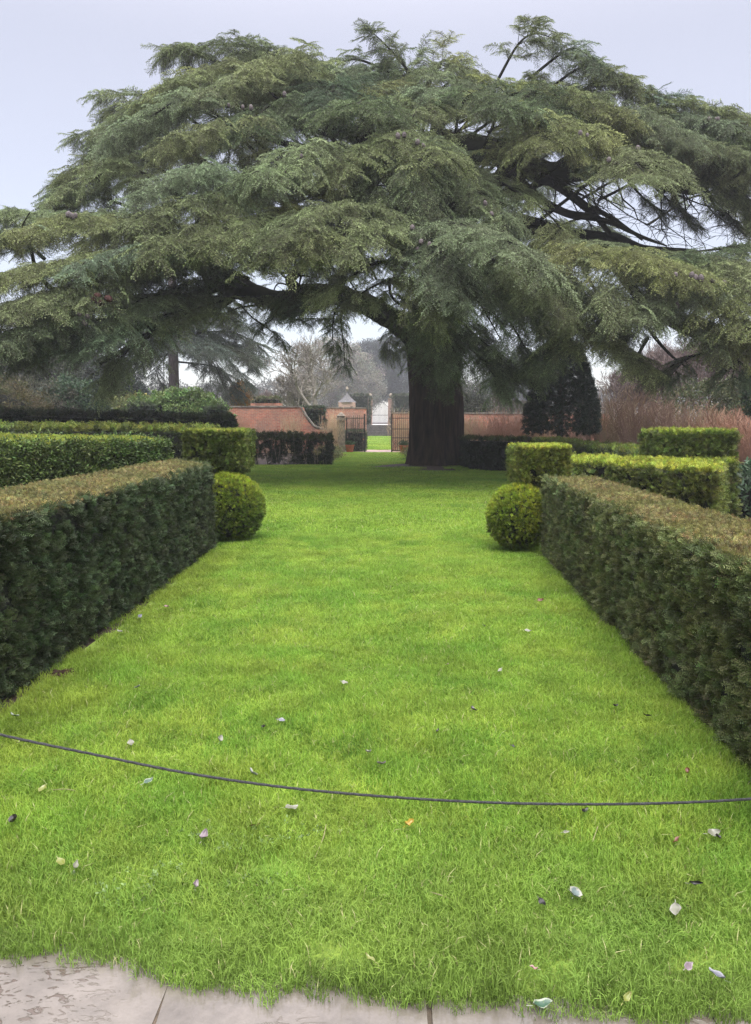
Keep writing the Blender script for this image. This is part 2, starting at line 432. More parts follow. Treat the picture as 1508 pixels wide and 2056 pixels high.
# grass blades
def grass(name, ps, x0, x1, y0, y1, step, scl, hz, test, seed=0, dens=None):
    P_ = []; S_ = []; C_ = []
    nx = int((x1-x0)/step); ny = int((y1-y0)/step)
    for j in range(ny):
        for i in range(nx):
            x = x0 + (i + rng.random())*step; y = y0 + (j + rng.random())*step
            if not test(x, y): continue
            if dens and rng.random() > dens(x, y): continue
            n1 = vnoise((x, y), 1.9, 11)*.45 + vnoise((x, y), 6.0, 5)*.9 + vnoise((x, y), .45, 2)*.15 + rng.normal(0, .25)
            t = min(max(.52 + n1*.75, 0), 1)
            lush = np.array((.160, .312, .040)); yel = np.array((.305, .408, .062))
            c = lush*(1-t) + yel*t
            if y < 2.9: k = min(1, (2.9 - y)/1.1); c = c*(1-k) + np.array((.20, .31, .065))*k      # thicker, greener turf near the paving
            if -3 < x < -1.55 and y < 9: k = min(1, (-1.55 - x)/.5)*.6; c = c*(1-k) + np.array((.20, .235, .035))*k   # thinner, mossy strip by the hedge
            v = 1 + .22*vnoise((x, y), 4.3, 20)
            C_.append(c*v*rng.uniform(.88, 1.12)); P_.append((x, y, lawn_z(x, y) + .002))
            h = hz*(.75 + .5*max(0, .5 + vnoise((x, y), 2.6, 31)))*rng.uniform(.85, 1.15)
            S_.append((scl, scl, h))
    n = len(P_)
    rot = np.zeros((n, 3)); rot[:, 2] = rng.uniform(0, 2*PI, n)
    return scatter(name, ps, P_, rot, S_, C_)
def near_test(x, y):
    a, b = lawn_bounds(y)
    return a + .05 < x < b + .02 and y > paving_edge(x) + .07
grass('grass', P_GRASS, -2.6, 2.4, 1.8, 5.2, .115, 1.0, 1.0, near_test)
grass('grass', P_GRASS, -2.8, 2.8, 5.2, 10.8, .17, 1.35, 1.05, near_test)
grass('grass', P_GRASSFAR, -10.4, 4.6, 10.8, 27.4, .36, 1.3, .95, lambda x, y: bare(x, y) < .55 + .2*rng.random(), dens=lambda x, y: 1.0)
grass('grass', P_GRASSFAR, -2.2, 1.7, 27.4, 38.6, .42, 1.5, .9, lambda x, y: True)
# longer tufts over the lawn's ragged front edge
P_ = []; S_ = []; C_ = []
for i in range(170):
    x = rng.uniform(-1.6, 1.7); y = paving_edge(x) + rng.uniform(.0, .07)
    P_.append((x, y, -.012)); k = rng.uniform(.45, .75); S_.append((k, k, rng.uniform(.5, .95)))
    C_.append(np.array((.20, .31, .06))*rng.uniform(.6, 1.35))
rot = np.zeros((170, 3)); rot[:, 2] = rng.uniform(0, 6.28, 170)
scatter('grass', P_GRASS, P_, rot, S_, C_)

# soil along the hedge foot
def strip_soil(name, xf0, xf1, y0, y1, z):
    sheet(name, list(np.linspace(0, 1, 14)), list(np.arange(y0, y1, .08)), lambda u, y: 0, M_SOIL) if False else None
mbs = MB()
for (xa, xb, y0, y1) in ((-3.3, -1.98, 1.5, 10.6), (1.62, 8.5, 1.5, 20.0)):
    ny = int((y1-y0)/.09); nx = 26
    n0 = len(mbs.v)
    for j in range(ny+1):
        for i in range(nx+1):
            x = xa + (xb-xa)*i/nx; y = y0 + (y1-y0)*j/ny
            edge = min(i, nx-i) == 0
            mbs.v.append(Vector((x, y, (-.028 if edge else -.012) + .03*abs(vnoise((x, y), 9, 4)) + .03*vnoise((x, y), 2, 4))))
    for j in range(ny):
        for i in range(nx):
            a = n0 + j*(nx+1) + i; mbs.f.append((a, a+1, a+nx+2, a+nx+1)); mbs.m.append(0)
mbs.build('soil_bed', M_SOIL, kind='structure', smooth=True)

# ------------------------------------------------------------------ wet sandstone paving, each slab a piece
m, t, o = mat_nodes('wet_sandstone')
co = nn(t, 'ShaderNodeTexCoord'); V_ = co.outputs['Object']; gpos = nn(t, 'ShaderNodeNewGeometry').outputs['Position']
oi = nn(t, 'ShaderNodeObjectInfo')
a = noise_node(t, 3.2, 10, .75, gpos)
cr = nn(t, 'ShaderNodeValToRGB'); e = cr.color_ramp.elements; e[0].position = .3; e[1].position = .72
e[0].color = (.075, .066, .053, 1); e[1].color = (.190, .168, .140, 1); t.links.new(a.outputs[0], cr.inputs[0])
mp = nn(t, 'ShaderNodeMapping'); mp.inputs['Scale'].default_value = (10, 26, 8); mp.inputs['Rotation'].default_value = (0, 0, .35); t.links.new(gpos, mp.inputs[0])
rip = noise_node(t, 1.5, 4, .55, mp.outputs[0]); rip.inputs['Distortion'].default_value = 1.6
rr = nn(t, 'ShaderNodeMapRange'); rr.inputs[1].default_value = .56; rr.inputs[2].default_value = .62; t.links.new(rip.outputs[0], rr.inputs[0])
patch = noise_node(t, 1.1, 2, .5, gpos); pr = nn(t, 'ShaderNodeMapRange'); pr.inputs[1].default_value = .47; pr.inputs[2].default_value = .56; t.links.new(patch.outputs[0], pr.inputs[0])
rm = nn(t, 'ShaderNodeMath', operation='MULTIPLY'); t.links.new(rr.outputs[0], rm.inputs[0]); t.links.new(pr.outputs[0], rm.inputs[1])
mixc = nn(t, 'ShaderNodeMix', data_type='RGBA'); mixc.inputs[7].default_value = (.070, .050, .034, 1)
t.links.new(rm.outputs[0], mixc.inputs[0]); t.links.new(cr.outputs[0], mixc.inputs[6])
hv = nn(t, 'ShaderNodeHueSaturation'); vr = nn(t, 'ShaderNodeMapRange'); vr.inputs[3].default_value = .82; vr.inputs[4].default_value = 1.18
t.links.new(oi.outputs['Random'], vr.inputs[0]); t.links.new(vr.outputs[0], hv.inputs['Value']); t.links.new(mixc.outputs[2], hv.inputs['Color'])
p = nn(t, 'ShaderNodeBsdfPrincipled'); t.links.new(hv.outputs[0], p.inputs['Base Color'])
pr2 = nn(t, 'ShaderNodeMapRange'); pr2.inputs[1].default_value = .35; pr2.inputs[2].default_value = .6; pr2.inputs[3].default_value = .06; pr2.inputs[4].default_value = .26
rn = noise_node(t, 1.3, 3, .5, gpos); t.links.new(rn.outputs[0], pr2.inputs[0]); t.links.new(pr2.outputs[0], p.inputs['Roughness'])
p.inputs['Specular IOR Level'].default_value = .6
p.inputs['Coat Weight'].default_value = .6; p.inputs['Coat Roughness'].default_value = .06; p.inputs['Coat IOR'].default_value = 1.33
hb = nn(t, 'ShaderNodeMath', operation='ADD'); t.links.new(rm.outputs[0], hb.inputs[0])
fine = noise_node(t, 26, 5, .6, gpos); fm = nn(t, 'ShaderNodeMath', operation='MULTIPLY'); fm.inputs[1].default_value = .35; t.links.new(fine.outputs[0], fm.inputs[0]); t.links.new(fm.outputs[0], hb.inputs[1])
bp = nn(t, 'ShaderNodeBump'); bp.inputs['Strength'].default_value = .6; bp.inputs['Distance'].default_value = .008
t.links.new(hb.outputs[0], bp.inputs['Height']); t.links.new(bp.outputs[0], p.inputs['Normal']); t.links.new(p.outputs[0], o.inputs[0])
M_SLAB = m
M_JOINT = simple_mat('slab_joint', (.06, .05, .035), (.13, .10, .07), 20, .7, .6)

mb = MB(); mb.quad(Vector((-4, -3, -.024)), Vector((4, -3, -.024)), Vector((4, 2.35, -.024)), Vector((-4, 2.35, -.024)))
paving = mb.build('paving', M_JOINT, kind='structure')
def slab(x0, y0, x1, y1):
    mb = MB(); nx, ny = 8, 6; g = .0045; z = -.012 + random.uniform(-.0025, .0025); tx, ty = random.uniform(-.003, .003), random.uniform(-.003, .003)
    x0 += g; x1 -= g; y0 += g; y1 -= g
    ring = []
    for j in range(ny+1):
        for i in range(nx+1):
            ex = (i in (0, nx)); ey = (j in (0, ny))
            x = x0 + (x1-x0)*i/nx; y = y0 + (y1-y0)*j/ny
            if ex: x += random.uniform(-.005, .005)
            if ey: y += random.uniform(-.005, .005)
            mb.v.append(Vector((x, y, z + tx*(x-x0) + ty*(y-y0) + .0035*vnoise((x, y), 4, 8) - (.005 if ex or ey else 0))))
    for j in range(ny):
        for i in range(nx):
            a = j*(nx+1)+i; mb.f.append((a, a+1, a+nx+2, a+nx+1)); mb.m.append(0)
    # side skirts
    border = [i for i in range(nx+1)] + [j*(nx+1)+nx for j in range(1, ny+1)] + [ny*(nx+1)+i for i in range(nx-1, -1, -1)] + [j*(nx+1) for j in range(ny-1, 0, -1)]
    n = len(mb.v)
    for b in border: mb.v.append(mb.v[b] + Vector((0, 0, -.04)))
    for k in range(len(border)):
        k2 = (k+1) % len(border); mb.f.append((border[k], n+k, n+k2, border[k2])); mb.m.append(0)
    mb.build('slab', M_SLAB, paving, smooth=False)
for row, (y0, y1, cuts) in enumerate([(1.45, 2.28, [-2.9, -2.25, -1.42, -.60, .15, .92, 1.62, 2.4, 3.1]),
                                      (.75, 1.45, [-2.6, -1.9, -1.1, -.25, .62, 1.3, 2.1, 2.9]),
                                      (-.1, .75, [-2.9, -2.0, -1.35, -.6, .3, .95, 1.7, 2.6]),
                                      (-1.0, -.1, [-2.4, -1.6, -.7, .1, .8, 1.6, 2.4])]):
    for a_, b_ in zip(cuts, cuts[1:]): slab(a_, y0, b_, y1)

# ================================================================== HEDGES
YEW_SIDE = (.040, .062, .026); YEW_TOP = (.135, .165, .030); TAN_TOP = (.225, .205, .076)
def quadpts(a, b, c, d, n):
    u = rng.random(n)[:, None]; v = rng.random(n)[:, None]
    a, b, c, d = [np.array(q)[None, :] for q in (a, b, c, d)]
    return a*(1-u)*(1-v) + b*u*(1-v) + c*u*v + d*(1-u)*v
def fnoise(pts, s, o=0): return np.array([vnoise(p, s, o) for p in pts])
def hedge(name, label, foot, h, ps=None, dens=700, side=YEW_SIDE, top=YEW_TOP, topdens=None, topps=None, scl=1.0, z0=.0, group=None, ragged=.03, top_s=1.0,
          core=True, batter=.03, cat='hedge', holes=0.0, topcol2=None, loose=0.0, topfade=None, faces=(0, 1, 2, 3)):
    ps = ps or P_YEW
    """clipped hedge: foot = four ground corners in order front-left, front-right, back-right, back-left; h = height at each"""
    if not hasattr(h, '__len__'): h = [h]*4
    c = sum((Vector((*f, 0)) for f in foot), Vector())/4
    t_ = thing(name, label, cat, (c.x, c.y, z0), group=group)
    ctr = Vector((c.x, c.y, 0))
    lo = [Vector((f[0]-c.x, f[1]-c.y, .02)) for f in foot]
    hi = [Vector((l.x, l.y, hh - z0)) for l, hh in zip(lo, h)]
    for l in hi:
        l2 = Vector((l.x, l.y, 0)); l -= l2.normalized()*batter
    if core:
        mb = MB(); ins = .07*max(1, scl*.8)
        def inset(p): q = Vector((p.x, p.y, 0)); return p - q.normalized()*ins*1.3
        L_ = [inset(p) for p in lo]; H_ = [inset(p) - Vector((0, 0, ins*.8)) for p in hi]
        mb.v = L_ + H_; mb.f = [(0, 3, 2, 1), (4, 5, 6, 7), (0, 1, 5, 4), (1, 2, 6, 5), (2, 3, 7, 6), (3, 0, 4, 7)]; mb.m = [0]*6
        mb.build('core', M_CORE, t_)
    PT = []; NR = []; CC = []; SS = []
    for k in faces:
        a, b = lo[k], lo[(k+1) % 4]; d, cc = hi[k], hi[(k+1) % 4]
        area = ((b-a).length + (cc-d).length)/2*((d-a).length + (cc-b).length)/2
        n = int(area*dens/scl**2)
        if n < 4: continue
        pts = quadpts(a, b, cc, d, n)
        nrm = (b-a).cross(d-a).normalized()
        if nrm.dot(Vector(((a.x+b.x)/2, (a.y+b.y)/2, 0))) < 0: nrm = -nrm
        w_ = pts + np.array(ctr)
        f1 = fnoise(w_, 1.1, 3); f2 = fnoise(w_, 6.5/scl, 7)
        zz = pts[:, 2]
        hole = (f2 + .5*fnoise(w_, 2.2, 15)) < (-.42 + holes)
        pts = pts + np.array(nrm)[None, :]*(f1*ragged*1.3 + f2*ragged*1.4 + rng.normal(0, .012*scl, n) - .015)[:, None]
        keep = ~(hole & (rng.random(n) < .9))
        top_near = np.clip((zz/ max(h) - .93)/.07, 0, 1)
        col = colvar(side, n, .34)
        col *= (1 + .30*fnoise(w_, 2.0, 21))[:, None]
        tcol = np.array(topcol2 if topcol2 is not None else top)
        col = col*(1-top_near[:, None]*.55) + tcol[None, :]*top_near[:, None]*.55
        dr = np.array(nrm)[None, :]*1.0 + rng.normal(0, .55, (n, 3)) + np.array((0, 0, .35))[None, :]
        PT.append(pts[keep]); NR.append(dr[keep]); CC.append(col[keep]); SS.append((rng.uniform(.65, 1.2, n)*scl)[keep])
    sid = scatter('foliage', ps, np.concatenate(PT), dir2rot(np.concatenate(NR), rng.uniform(0, 6.28, sum(map(len, PT)))), np.concatenate(SS), np.concatenate(CC), t_)
    if top is not None:
        a, b, cc, d = hi
        area = (b-a).cross(d-a).length/2 + (b-cc).cross(d-cc).length/2
        n = int(area*(topdens or dens*1.1)/scl**2)
        pts = quadpts(a, b, cc, d, n); w_ = pts + np.array(ctr)
        pts[:, 2] += fnoise(w_, .9, 5)*ragged*.9 + fnoise(w_, 5, 9)*ragged*.5 + rng.normal(0, .006*scl, n) - .01
        tc_ = np.array(top)[None, :]
        f = fnoise(w_, 1.7, 13)[:, None]
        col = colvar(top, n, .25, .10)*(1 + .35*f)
        if topfade is not None:
            k = np.clip(fnoise(w_, 2.3, 17)*1.6 + .25 + rng.normal(0, .25, n), 0, 1)[:, None]
            col = col*(1-k*.7) + np.array(topfade)[None, :]*k*.7
        dr = np.stack([rng.normal(0, .8, n), rng.normal(0, .8, n), rng.uniform(.5, 1, n)], 1)
        scatter('clipped_top', topps or ps, pts, dir2rot(dr, rng.uniform(0, 6.28, n)), rng.uniform(.6, 1.05, n)*scl*top_s, col.clip(.004, .5), t_)
    return t_

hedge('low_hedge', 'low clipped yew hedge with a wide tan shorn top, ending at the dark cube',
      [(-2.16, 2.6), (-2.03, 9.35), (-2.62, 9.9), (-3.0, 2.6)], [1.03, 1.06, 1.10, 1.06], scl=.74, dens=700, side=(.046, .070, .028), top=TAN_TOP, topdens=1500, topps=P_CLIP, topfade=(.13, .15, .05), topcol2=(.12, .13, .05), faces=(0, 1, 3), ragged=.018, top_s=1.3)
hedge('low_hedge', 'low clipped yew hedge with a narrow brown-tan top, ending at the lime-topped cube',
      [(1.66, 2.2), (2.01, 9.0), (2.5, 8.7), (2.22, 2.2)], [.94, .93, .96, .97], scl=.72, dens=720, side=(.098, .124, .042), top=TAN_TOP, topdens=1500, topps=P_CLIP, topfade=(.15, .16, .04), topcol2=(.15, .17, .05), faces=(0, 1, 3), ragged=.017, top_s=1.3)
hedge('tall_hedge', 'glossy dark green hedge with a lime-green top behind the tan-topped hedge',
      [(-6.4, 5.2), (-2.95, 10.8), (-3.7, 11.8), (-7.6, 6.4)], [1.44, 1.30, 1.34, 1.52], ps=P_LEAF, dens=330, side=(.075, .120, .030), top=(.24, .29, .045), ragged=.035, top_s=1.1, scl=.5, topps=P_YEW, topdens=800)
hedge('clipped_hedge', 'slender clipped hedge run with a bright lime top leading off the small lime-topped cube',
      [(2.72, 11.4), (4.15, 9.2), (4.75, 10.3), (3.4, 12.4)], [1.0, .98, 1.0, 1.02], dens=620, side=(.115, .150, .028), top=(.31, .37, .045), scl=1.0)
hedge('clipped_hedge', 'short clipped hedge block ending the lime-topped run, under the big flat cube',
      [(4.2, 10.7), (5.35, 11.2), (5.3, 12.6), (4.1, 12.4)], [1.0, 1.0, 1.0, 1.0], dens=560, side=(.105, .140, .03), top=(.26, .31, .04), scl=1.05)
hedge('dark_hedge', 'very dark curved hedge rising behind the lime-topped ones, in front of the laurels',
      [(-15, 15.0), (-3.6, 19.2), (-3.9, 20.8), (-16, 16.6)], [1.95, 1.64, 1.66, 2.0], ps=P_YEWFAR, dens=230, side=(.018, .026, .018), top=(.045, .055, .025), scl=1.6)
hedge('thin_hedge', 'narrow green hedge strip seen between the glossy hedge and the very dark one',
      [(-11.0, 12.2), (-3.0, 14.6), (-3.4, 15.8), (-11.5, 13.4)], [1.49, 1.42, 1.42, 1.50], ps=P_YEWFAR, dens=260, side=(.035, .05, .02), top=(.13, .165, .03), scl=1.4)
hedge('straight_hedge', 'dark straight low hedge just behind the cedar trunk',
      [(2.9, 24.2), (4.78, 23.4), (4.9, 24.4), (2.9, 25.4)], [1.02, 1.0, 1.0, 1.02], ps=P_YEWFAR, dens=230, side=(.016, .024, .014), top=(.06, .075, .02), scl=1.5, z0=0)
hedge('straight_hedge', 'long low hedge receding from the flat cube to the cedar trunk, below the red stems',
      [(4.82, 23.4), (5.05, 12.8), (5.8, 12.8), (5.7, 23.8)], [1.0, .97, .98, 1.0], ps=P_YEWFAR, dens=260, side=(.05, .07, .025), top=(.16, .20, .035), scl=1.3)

# the sparse hedge: see-through, its stems showing
def sparse_hedge(label, x0, x1, y, h, dep=.6):
    t_ = thing('sparse_hedge', label, 'hedge', ((x0+x1)/2, y, 0), group='thin see-through hedges before the brick wall')
    cx = (x0+x1)/2; mb = MB()
    for i in range(int((x1-x0)*14)):
        x = rng.uniform(x0, x1) - cx; yy = rng.uniform(-dep/2, dep/2)
        p = [Vector((x, yy, 0))]
        for k in range(4): p.append(p[-1] + Vector((rng.normal(0, .06), rng.normal(0, .05), h/4.2)))
        mb.tube(p, [.012, .011, .009, .007, .004], 4)
    mb.build('stem', simple_mat('pale_hedge_stem', (.10, .085, .06), (.24, .20, .15), 9, .8, .2), t_, kind='stuff')
    n = int((x1-x0)*dep*h*1500)
    p = np.stack([rng.uniform(x0, x1, n) - cx, rng.uniform(-dep/2, dep/2, n), rng.uniform(.05, h, n)], 1)
    w_ = p + np.array((cx, y, 0)); f = fnoise(w_, 2.1, 3) + .6*fnoise(w_, 5, 8)
    end = np.minimum(np.abs(p[:, 0] + (x1-x0)/2), np.abs(p[:, 0] - (x1-x0)/2))
    top = p[:, 2] > h*.80
    keep = (f > -.02) | top | (end < .2); keep &= ~((f < -.25) & (p[:, 2] < h*.7))
    p = p[keep]; n = len(p); top = top[keep]
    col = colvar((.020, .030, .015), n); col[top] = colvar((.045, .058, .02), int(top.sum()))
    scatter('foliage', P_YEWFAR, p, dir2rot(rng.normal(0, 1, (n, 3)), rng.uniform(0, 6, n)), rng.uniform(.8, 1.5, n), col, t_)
sparse_hedge('thin dark hedge with gaps showing pale stems before the brick wall, longer stretch', -6.4, -2.62, 27.6, 1.18)
sparse_hedge('thin dark hedge stub with stems showing, last before the lawn leads to the gates', -2.52, -1.55, 27.4, 1.12)

# topiary: ball with a flat cube stacked on it
def topiary_ball(label, x, y, r, h, side, seed):
    t_ = thing('topiary_ball', label, 'topiary', (x, y, 0), group='clipped balls at the lawn mouth')
    bm = bmesh.new(); bmesh.ops.create_icosphere(bm, subdivisions=3, radius=r-.07)
    for v in bm.verts: v.co.z = v.co.z*(h/2-.06)/(r-.07) + h/2
    me = bpy.data.meshes.new('core'); bm.to_mesh(me); bm.free(); me.materials.append(M_CORE); link('core', me, t_)
    n = int(4*PI*r*r*2300); d = rng.normal(0, 1, (n, 3)); d /= np.linalg.norm(d, axis=1, keepdims=True)
    d = d[d[:, 2] > -.93]; n = len(d)
    f = fnoise(d*1.0 + x, 2.2, seed); f2 = fnoise(d + x, 8, seed)
    p = d*(r - .03 + f*.03 + f2*.022 + rng.normal(0, .008, n))[:, None]; p[:, 2] = (p[:, 2]*(h/2)/r + h/2).clip(.02, None)
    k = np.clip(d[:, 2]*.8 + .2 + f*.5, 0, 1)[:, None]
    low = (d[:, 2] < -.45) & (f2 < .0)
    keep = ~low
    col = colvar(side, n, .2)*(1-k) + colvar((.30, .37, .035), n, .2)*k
    dr = d + rng.normal(0, .5, (n, 3)) + np.array((0, 0, .3))
    scatter('foliage', P_YEW, p[keep], dir2rot(dr, rng.uniform(0, 6.28, n))[keep], rng.uniform(.30, .58, int(keep.sum())), col[keep], t_)
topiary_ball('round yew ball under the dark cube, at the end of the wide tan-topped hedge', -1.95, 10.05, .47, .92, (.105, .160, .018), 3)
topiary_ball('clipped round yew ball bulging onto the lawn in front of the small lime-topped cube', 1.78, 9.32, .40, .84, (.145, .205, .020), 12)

def topiary_cube(name, label, x0, x1, y0, y1, z0, z1, side, top, neck=None, scl=.58):
    t_ = hedge(name, label, [(x0, y0), (x1, y0+.03), (x1, y1), (x0, y1)], z1, z0=z0, side=side, top=top, dens=1000, scl=scl, group='flat clipped cubes of yew', cat='topiary', ragged=.022, batter=.0)
    cx, cy_ = (x0+x1)/2, (y0+y1)/2; w = (x1-x0)*.5
    n = int((x1-x0)*(y1-y0)*700)   # clipped underside, tucked in
    p = np.stack([rng.uniform(-w*.92, w*.92, n), rng.uniform(-.4, .4, n)*(y1-y0), rng.uniform(-.04, .05, n)], 1)
    rr_ = np.maximum(np.abs(p[:, 0])/w, np.abs(p[:, 1])/((y1-y0)/2)); p[:, 2] += .0 - .07*(1-rr_)
    scatter('foliage', P_YEW, p, dir2rot(np.stack([rng.normal(0, .6, n), rng.normal(0, .6, n), -np.ones(n)], 1), rng.uniform(0, 6, n)), rng.uniform(.5, .9, n), colvar(side, n)*.9, t_)
    if neck:
        nb = MB(); nb.lathe([(.09, 0), (.075, neck*.5), (.1, neck)], 10, (0, 0, -neck)); nb.build('stem', M_TWIG, t_)
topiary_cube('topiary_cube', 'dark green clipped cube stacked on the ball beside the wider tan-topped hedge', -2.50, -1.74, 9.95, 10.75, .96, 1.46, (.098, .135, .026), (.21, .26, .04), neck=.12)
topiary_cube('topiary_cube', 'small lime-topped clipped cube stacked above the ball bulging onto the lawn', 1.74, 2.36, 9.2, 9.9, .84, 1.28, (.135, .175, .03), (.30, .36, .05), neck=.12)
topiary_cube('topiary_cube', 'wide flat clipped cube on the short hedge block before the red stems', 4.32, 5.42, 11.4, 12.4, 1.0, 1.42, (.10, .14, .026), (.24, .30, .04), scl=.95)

# rope across the mouth of the lawn, hung between two iron stakes
M_ROPE = simple_mat('wet_black_rope', (.012, .012, .014), (.045, .045, .05), 90, .35, .6, 240, spec=.6)
M_IRON = simple_mat('black_iron', (.010, .011, .012), (.028, .028, .03), 20, .5, .2, spec=.5)
rope = thing('rope_barrier', 'thin black rope sagging low across the front of the lawn', 'rope barrier', (-2.05, 2.56, 0))
o0 = Vector((-2.05, 2.56, 0))
ctl = [Vector((-2.05, 2.56, .69)), W(-200, 1425, 2.53), W(0, 1475, 2.5), W(190, 1515, 2.5), W(375, 1552, 2.5), W(565, 1580, 2.5), W(754, 1598, 2.5), W(950, 1610, 2.5), W(1130, 1614.5, 2.5), W(1320, 1613, 2.5), W(1508, 1604, 2.5), W(1700, 1585, 2.52), Vector((2.0, 2.56, .40))]
ctl[-1] = W(2050, 1530, 2.56)
pts = catmull(ctl, 420); mb = MB()
# two strands laid round each other
for ph in (0,):
    q = []
    L_ = 0
    for i, p in enumerate(pts):
        if i: L_ += (p - pts[i-1]).length
        th = L_/.018*1.0*2*PI*.35 + ph
        q.append(p - o0 + Vector((0, math.cos(th), math.sin(th)))*.0004)
    mb.tube(q, .0046, 8)
mb.build('rope', M_ROPE, rope, smooth=True)
for e_ in (ctl[0], ctl[-1]):
    mb = MB(); b = Vector((e_.x, e_.y, 0)) - o0; hz = e_.z
    mb.tube([b + Vector((0, 0, -.1)), b + Vector((0, 0, hz + .04))], .008, 8)
    mb.tube([b + Vector((.022*math.cos(k*.6), 0, hz + .062 + .022*math.sin(k*.6))) for k in range(11)], .005, 6)
    mb.build('stake', M_IRON, rope)

rng = np.random.default_rng(21); random.seed(21)

# ================================================================== THE GREAT CEDAR
TX, TY = 2.05, 26.0
cedar = thing('cedar_tree', 'huge spreading cedar with layered drooping grey-green boughs and a dark broad trunk', 'tree', (TX, TY, 0))
C0 = Vector((TX, TY, 0))
NEEDLE = np.array((.118, .150, .072))

# trunk: fluted, flared at the foot
def trunk_mesh():
    V = []; F = []; seg = 64
    zs = list(np.arange(-.1, 1.0, .06)) + list(np.arange(1.0, 6.2, .13)) + list(np.arange(6.2, 11.4, .4))
    spine = catmull([(0, 0, -.1), (.0, 0, 2), (-.10, 0, 4.2), (.05, .1, 6.5), (.3, .2, 9), (.2, .1, 12.6)], 200)
    for z in zs:
        k = min(range(200), key=lambda i: abs(spine[i].z - z)); c = spine[k]
        r = float(np.interp(z, [-.1, .2, .7, 1.5, 3.0, 4.4, 5.2, 6.5, 9, 12.6], [1.05, .97, .90, .90, .84, .92, .78, .55, .34, .12]))
        for s in range(seg):
            th = 2*PI*s/seg
            fl = .055*math.sin(th*7 + .4*math.sin(z*.6)) + .035*math.sin(th*12 + 1 + z*.25) + .04*vnoise((math.cos(th)*1.5, math.sin(th)*1.5, z*.5), 2.2)
            fl += .022*vnoise((math.cos(th)*5, math.sin(th)*5, z*.8), 3.0)
            foot = math.exp(-max(z, 0)/.35)*.14*max(0, math.sin(th*5 + .8))
            V.append(Vector((c.x + (r*(1+fl*1.1) + foot)*math.cos(th), c.y + (r*(1+fl*1.1) + foot)*math.sin(th), z)))
    for i in range(len(zs)-1):
        for s in range(seg):
            s2 = (s+1) % seg; F.append((i*seg+s, i*seg+s2, (i+1)*seg+s2, (i+1)*seg+s))
    return mesh('trunk', V, F, [M_BARK], smooth=True)
link('trunk', trunk_mesh(), cedar)

def limb(px, rad, seg=12, sub=None, mat=None, rough=.10):
    """a limb of the cedar through points given as (photo x, photo y, distance)"""
    ctl = [W(*p) - C0 for p in px]; n = sub or max(14, 8*len(ctl))
    pts = catmull(ctl, n); K = len(rad)
    rr = [float(np.interp(i/(n-1), np.linspace(0, 1, K), rad)) for i in range(n)]
    mb = MB(); mb.tube(pts, rr, seg)
    for i, v in enumerate(mb.v):
        c = pts[min(i//seg, n-1)]; d = v - c
        mb.v[i] = c + d*(1 + rough*2.2*vnoise(v, 2.5, 3) + rough*vnoise(v, 8, 6)) + Vector((0, 0, .05*vnoise(v, .9, 1)))
    return mb.build('limb', mat or M_LIMB, cedar, smooth=True)
limb([(868, 735, 25.9), (838, 680, 25.7), (790, 643, 25.2), (735, 612, 24.6), (690, 596, 24), (620, 588, 23.4), (575, 600, 23), (520, 592, 22.6), (470, 572, 22.2), (425, 540, 21.7), (385, 500, 21.2), (330, 480, 20.5)],
     [.55, .46, .36, .32, .30, .30, .24, .26, .34, .36, .26, .10])
limb([(470, 575, 22.2), (440, 610, 21.5), (380, 640, 20.5), (310, 650, 19.5), (240, 668, 18.5)], [.26, .18, .13, .10, .04], 8)
limb([(455, 565, 22.1), (400, 590, 21), (340, 640, 20), (270, 690, 19), (200, 730, 18.4)], [.2, .15, .11, .09, .04], 8)
limb([(430, 545, 21.8), (405, 490, 21.4), (420, 440, 21), (470, 380, 20.6)], [.34, .22, .14, .05], 8)
limb([(600, 590, 23.2), (585, 560, 22.6), (620, 520, 22), (640, 470, 21.4)], [.2, .16, .12, .05], 8)
limb([(875, 560, 26), (850, 470, 25.6), (800, 380, 25), (740, 300, 24.4), (660, 240, 24), (560, 190, 23.5)], [.45, .36, .28, .22, .16, .05])
limb([(875, 420, 26), (860, 340, 25.7), (790, 300, 25), (720, 265, 24.5), (640, 255, 24)], [.34, .3, .24, .2, .07])
limb([(880, 420, 26), (890, 320, 25.7), (930, 298, 25.2), (990, 300, 24.8), (1050, 328, 24.5), (1110, 348, 24.2), (1180, 338, 24), (1260, 340, 23.9), (1330, 362, 23.8), (1400, 372, 23.6), (1450, 335, 23.4), (1540, 300, 23)],
     [.4, .40, .38, .38, .36, .34, .30, .27, .25, .24, .2, .12])
limb([(900, 560, 26), (950, 480, 25.6), (1030, 448, 25.2), (1100, 462, 24.8), (1170, 475, 24.5), (1230, 482, 24.2), (1300, 500, 24), (1400, 505, 23.8)], [.36, .32, .28, .26, .24, .19, .14, .05])
limb([(1060, 335, 24.5), (1130, 380, 24.2), (1190, 430, 24), (1225, 470, 24)], [.16, .13, .10, .06], 7)
limb([(1110, 350, 24.2), (1160, 400, 24), (1230, 440, 23.8), (1290, 480, 23.6)], [.14, .10, .07, .03], 7)
limb([(1000, 310, 24.8), (1060, 380, 24.4), (1130, 425, 24), (1200, 440, 23.8), (1280, 470, 23.6), (1340, 495, 23.4)], [.16, .14, .12, .09, .06, .02], 7)
limb([(870, 330, 26), (880, 250, 25.6), (920, 195, 25.2), (970, 165, 25)], [.3, .22, .12, .02], 8)
limb([(900, 640, 26), (960, 560, 25.4), (1040, 520, 24.6), (1130, 520, 23.5), (1230, 530, 22), (1350, 545, 20.5), (1480, 560, 19), (1600, 590, 18)], [.42, .34, .26, .2, .17, .14, .10, .05])
limb([(1230, 530, 22), (1290, 600, 20.6), (1370, 660, 19.5), (1450, 690, 18.6), (1540, 700, 18)], [.16, .14, .12, .10, .06], 8)
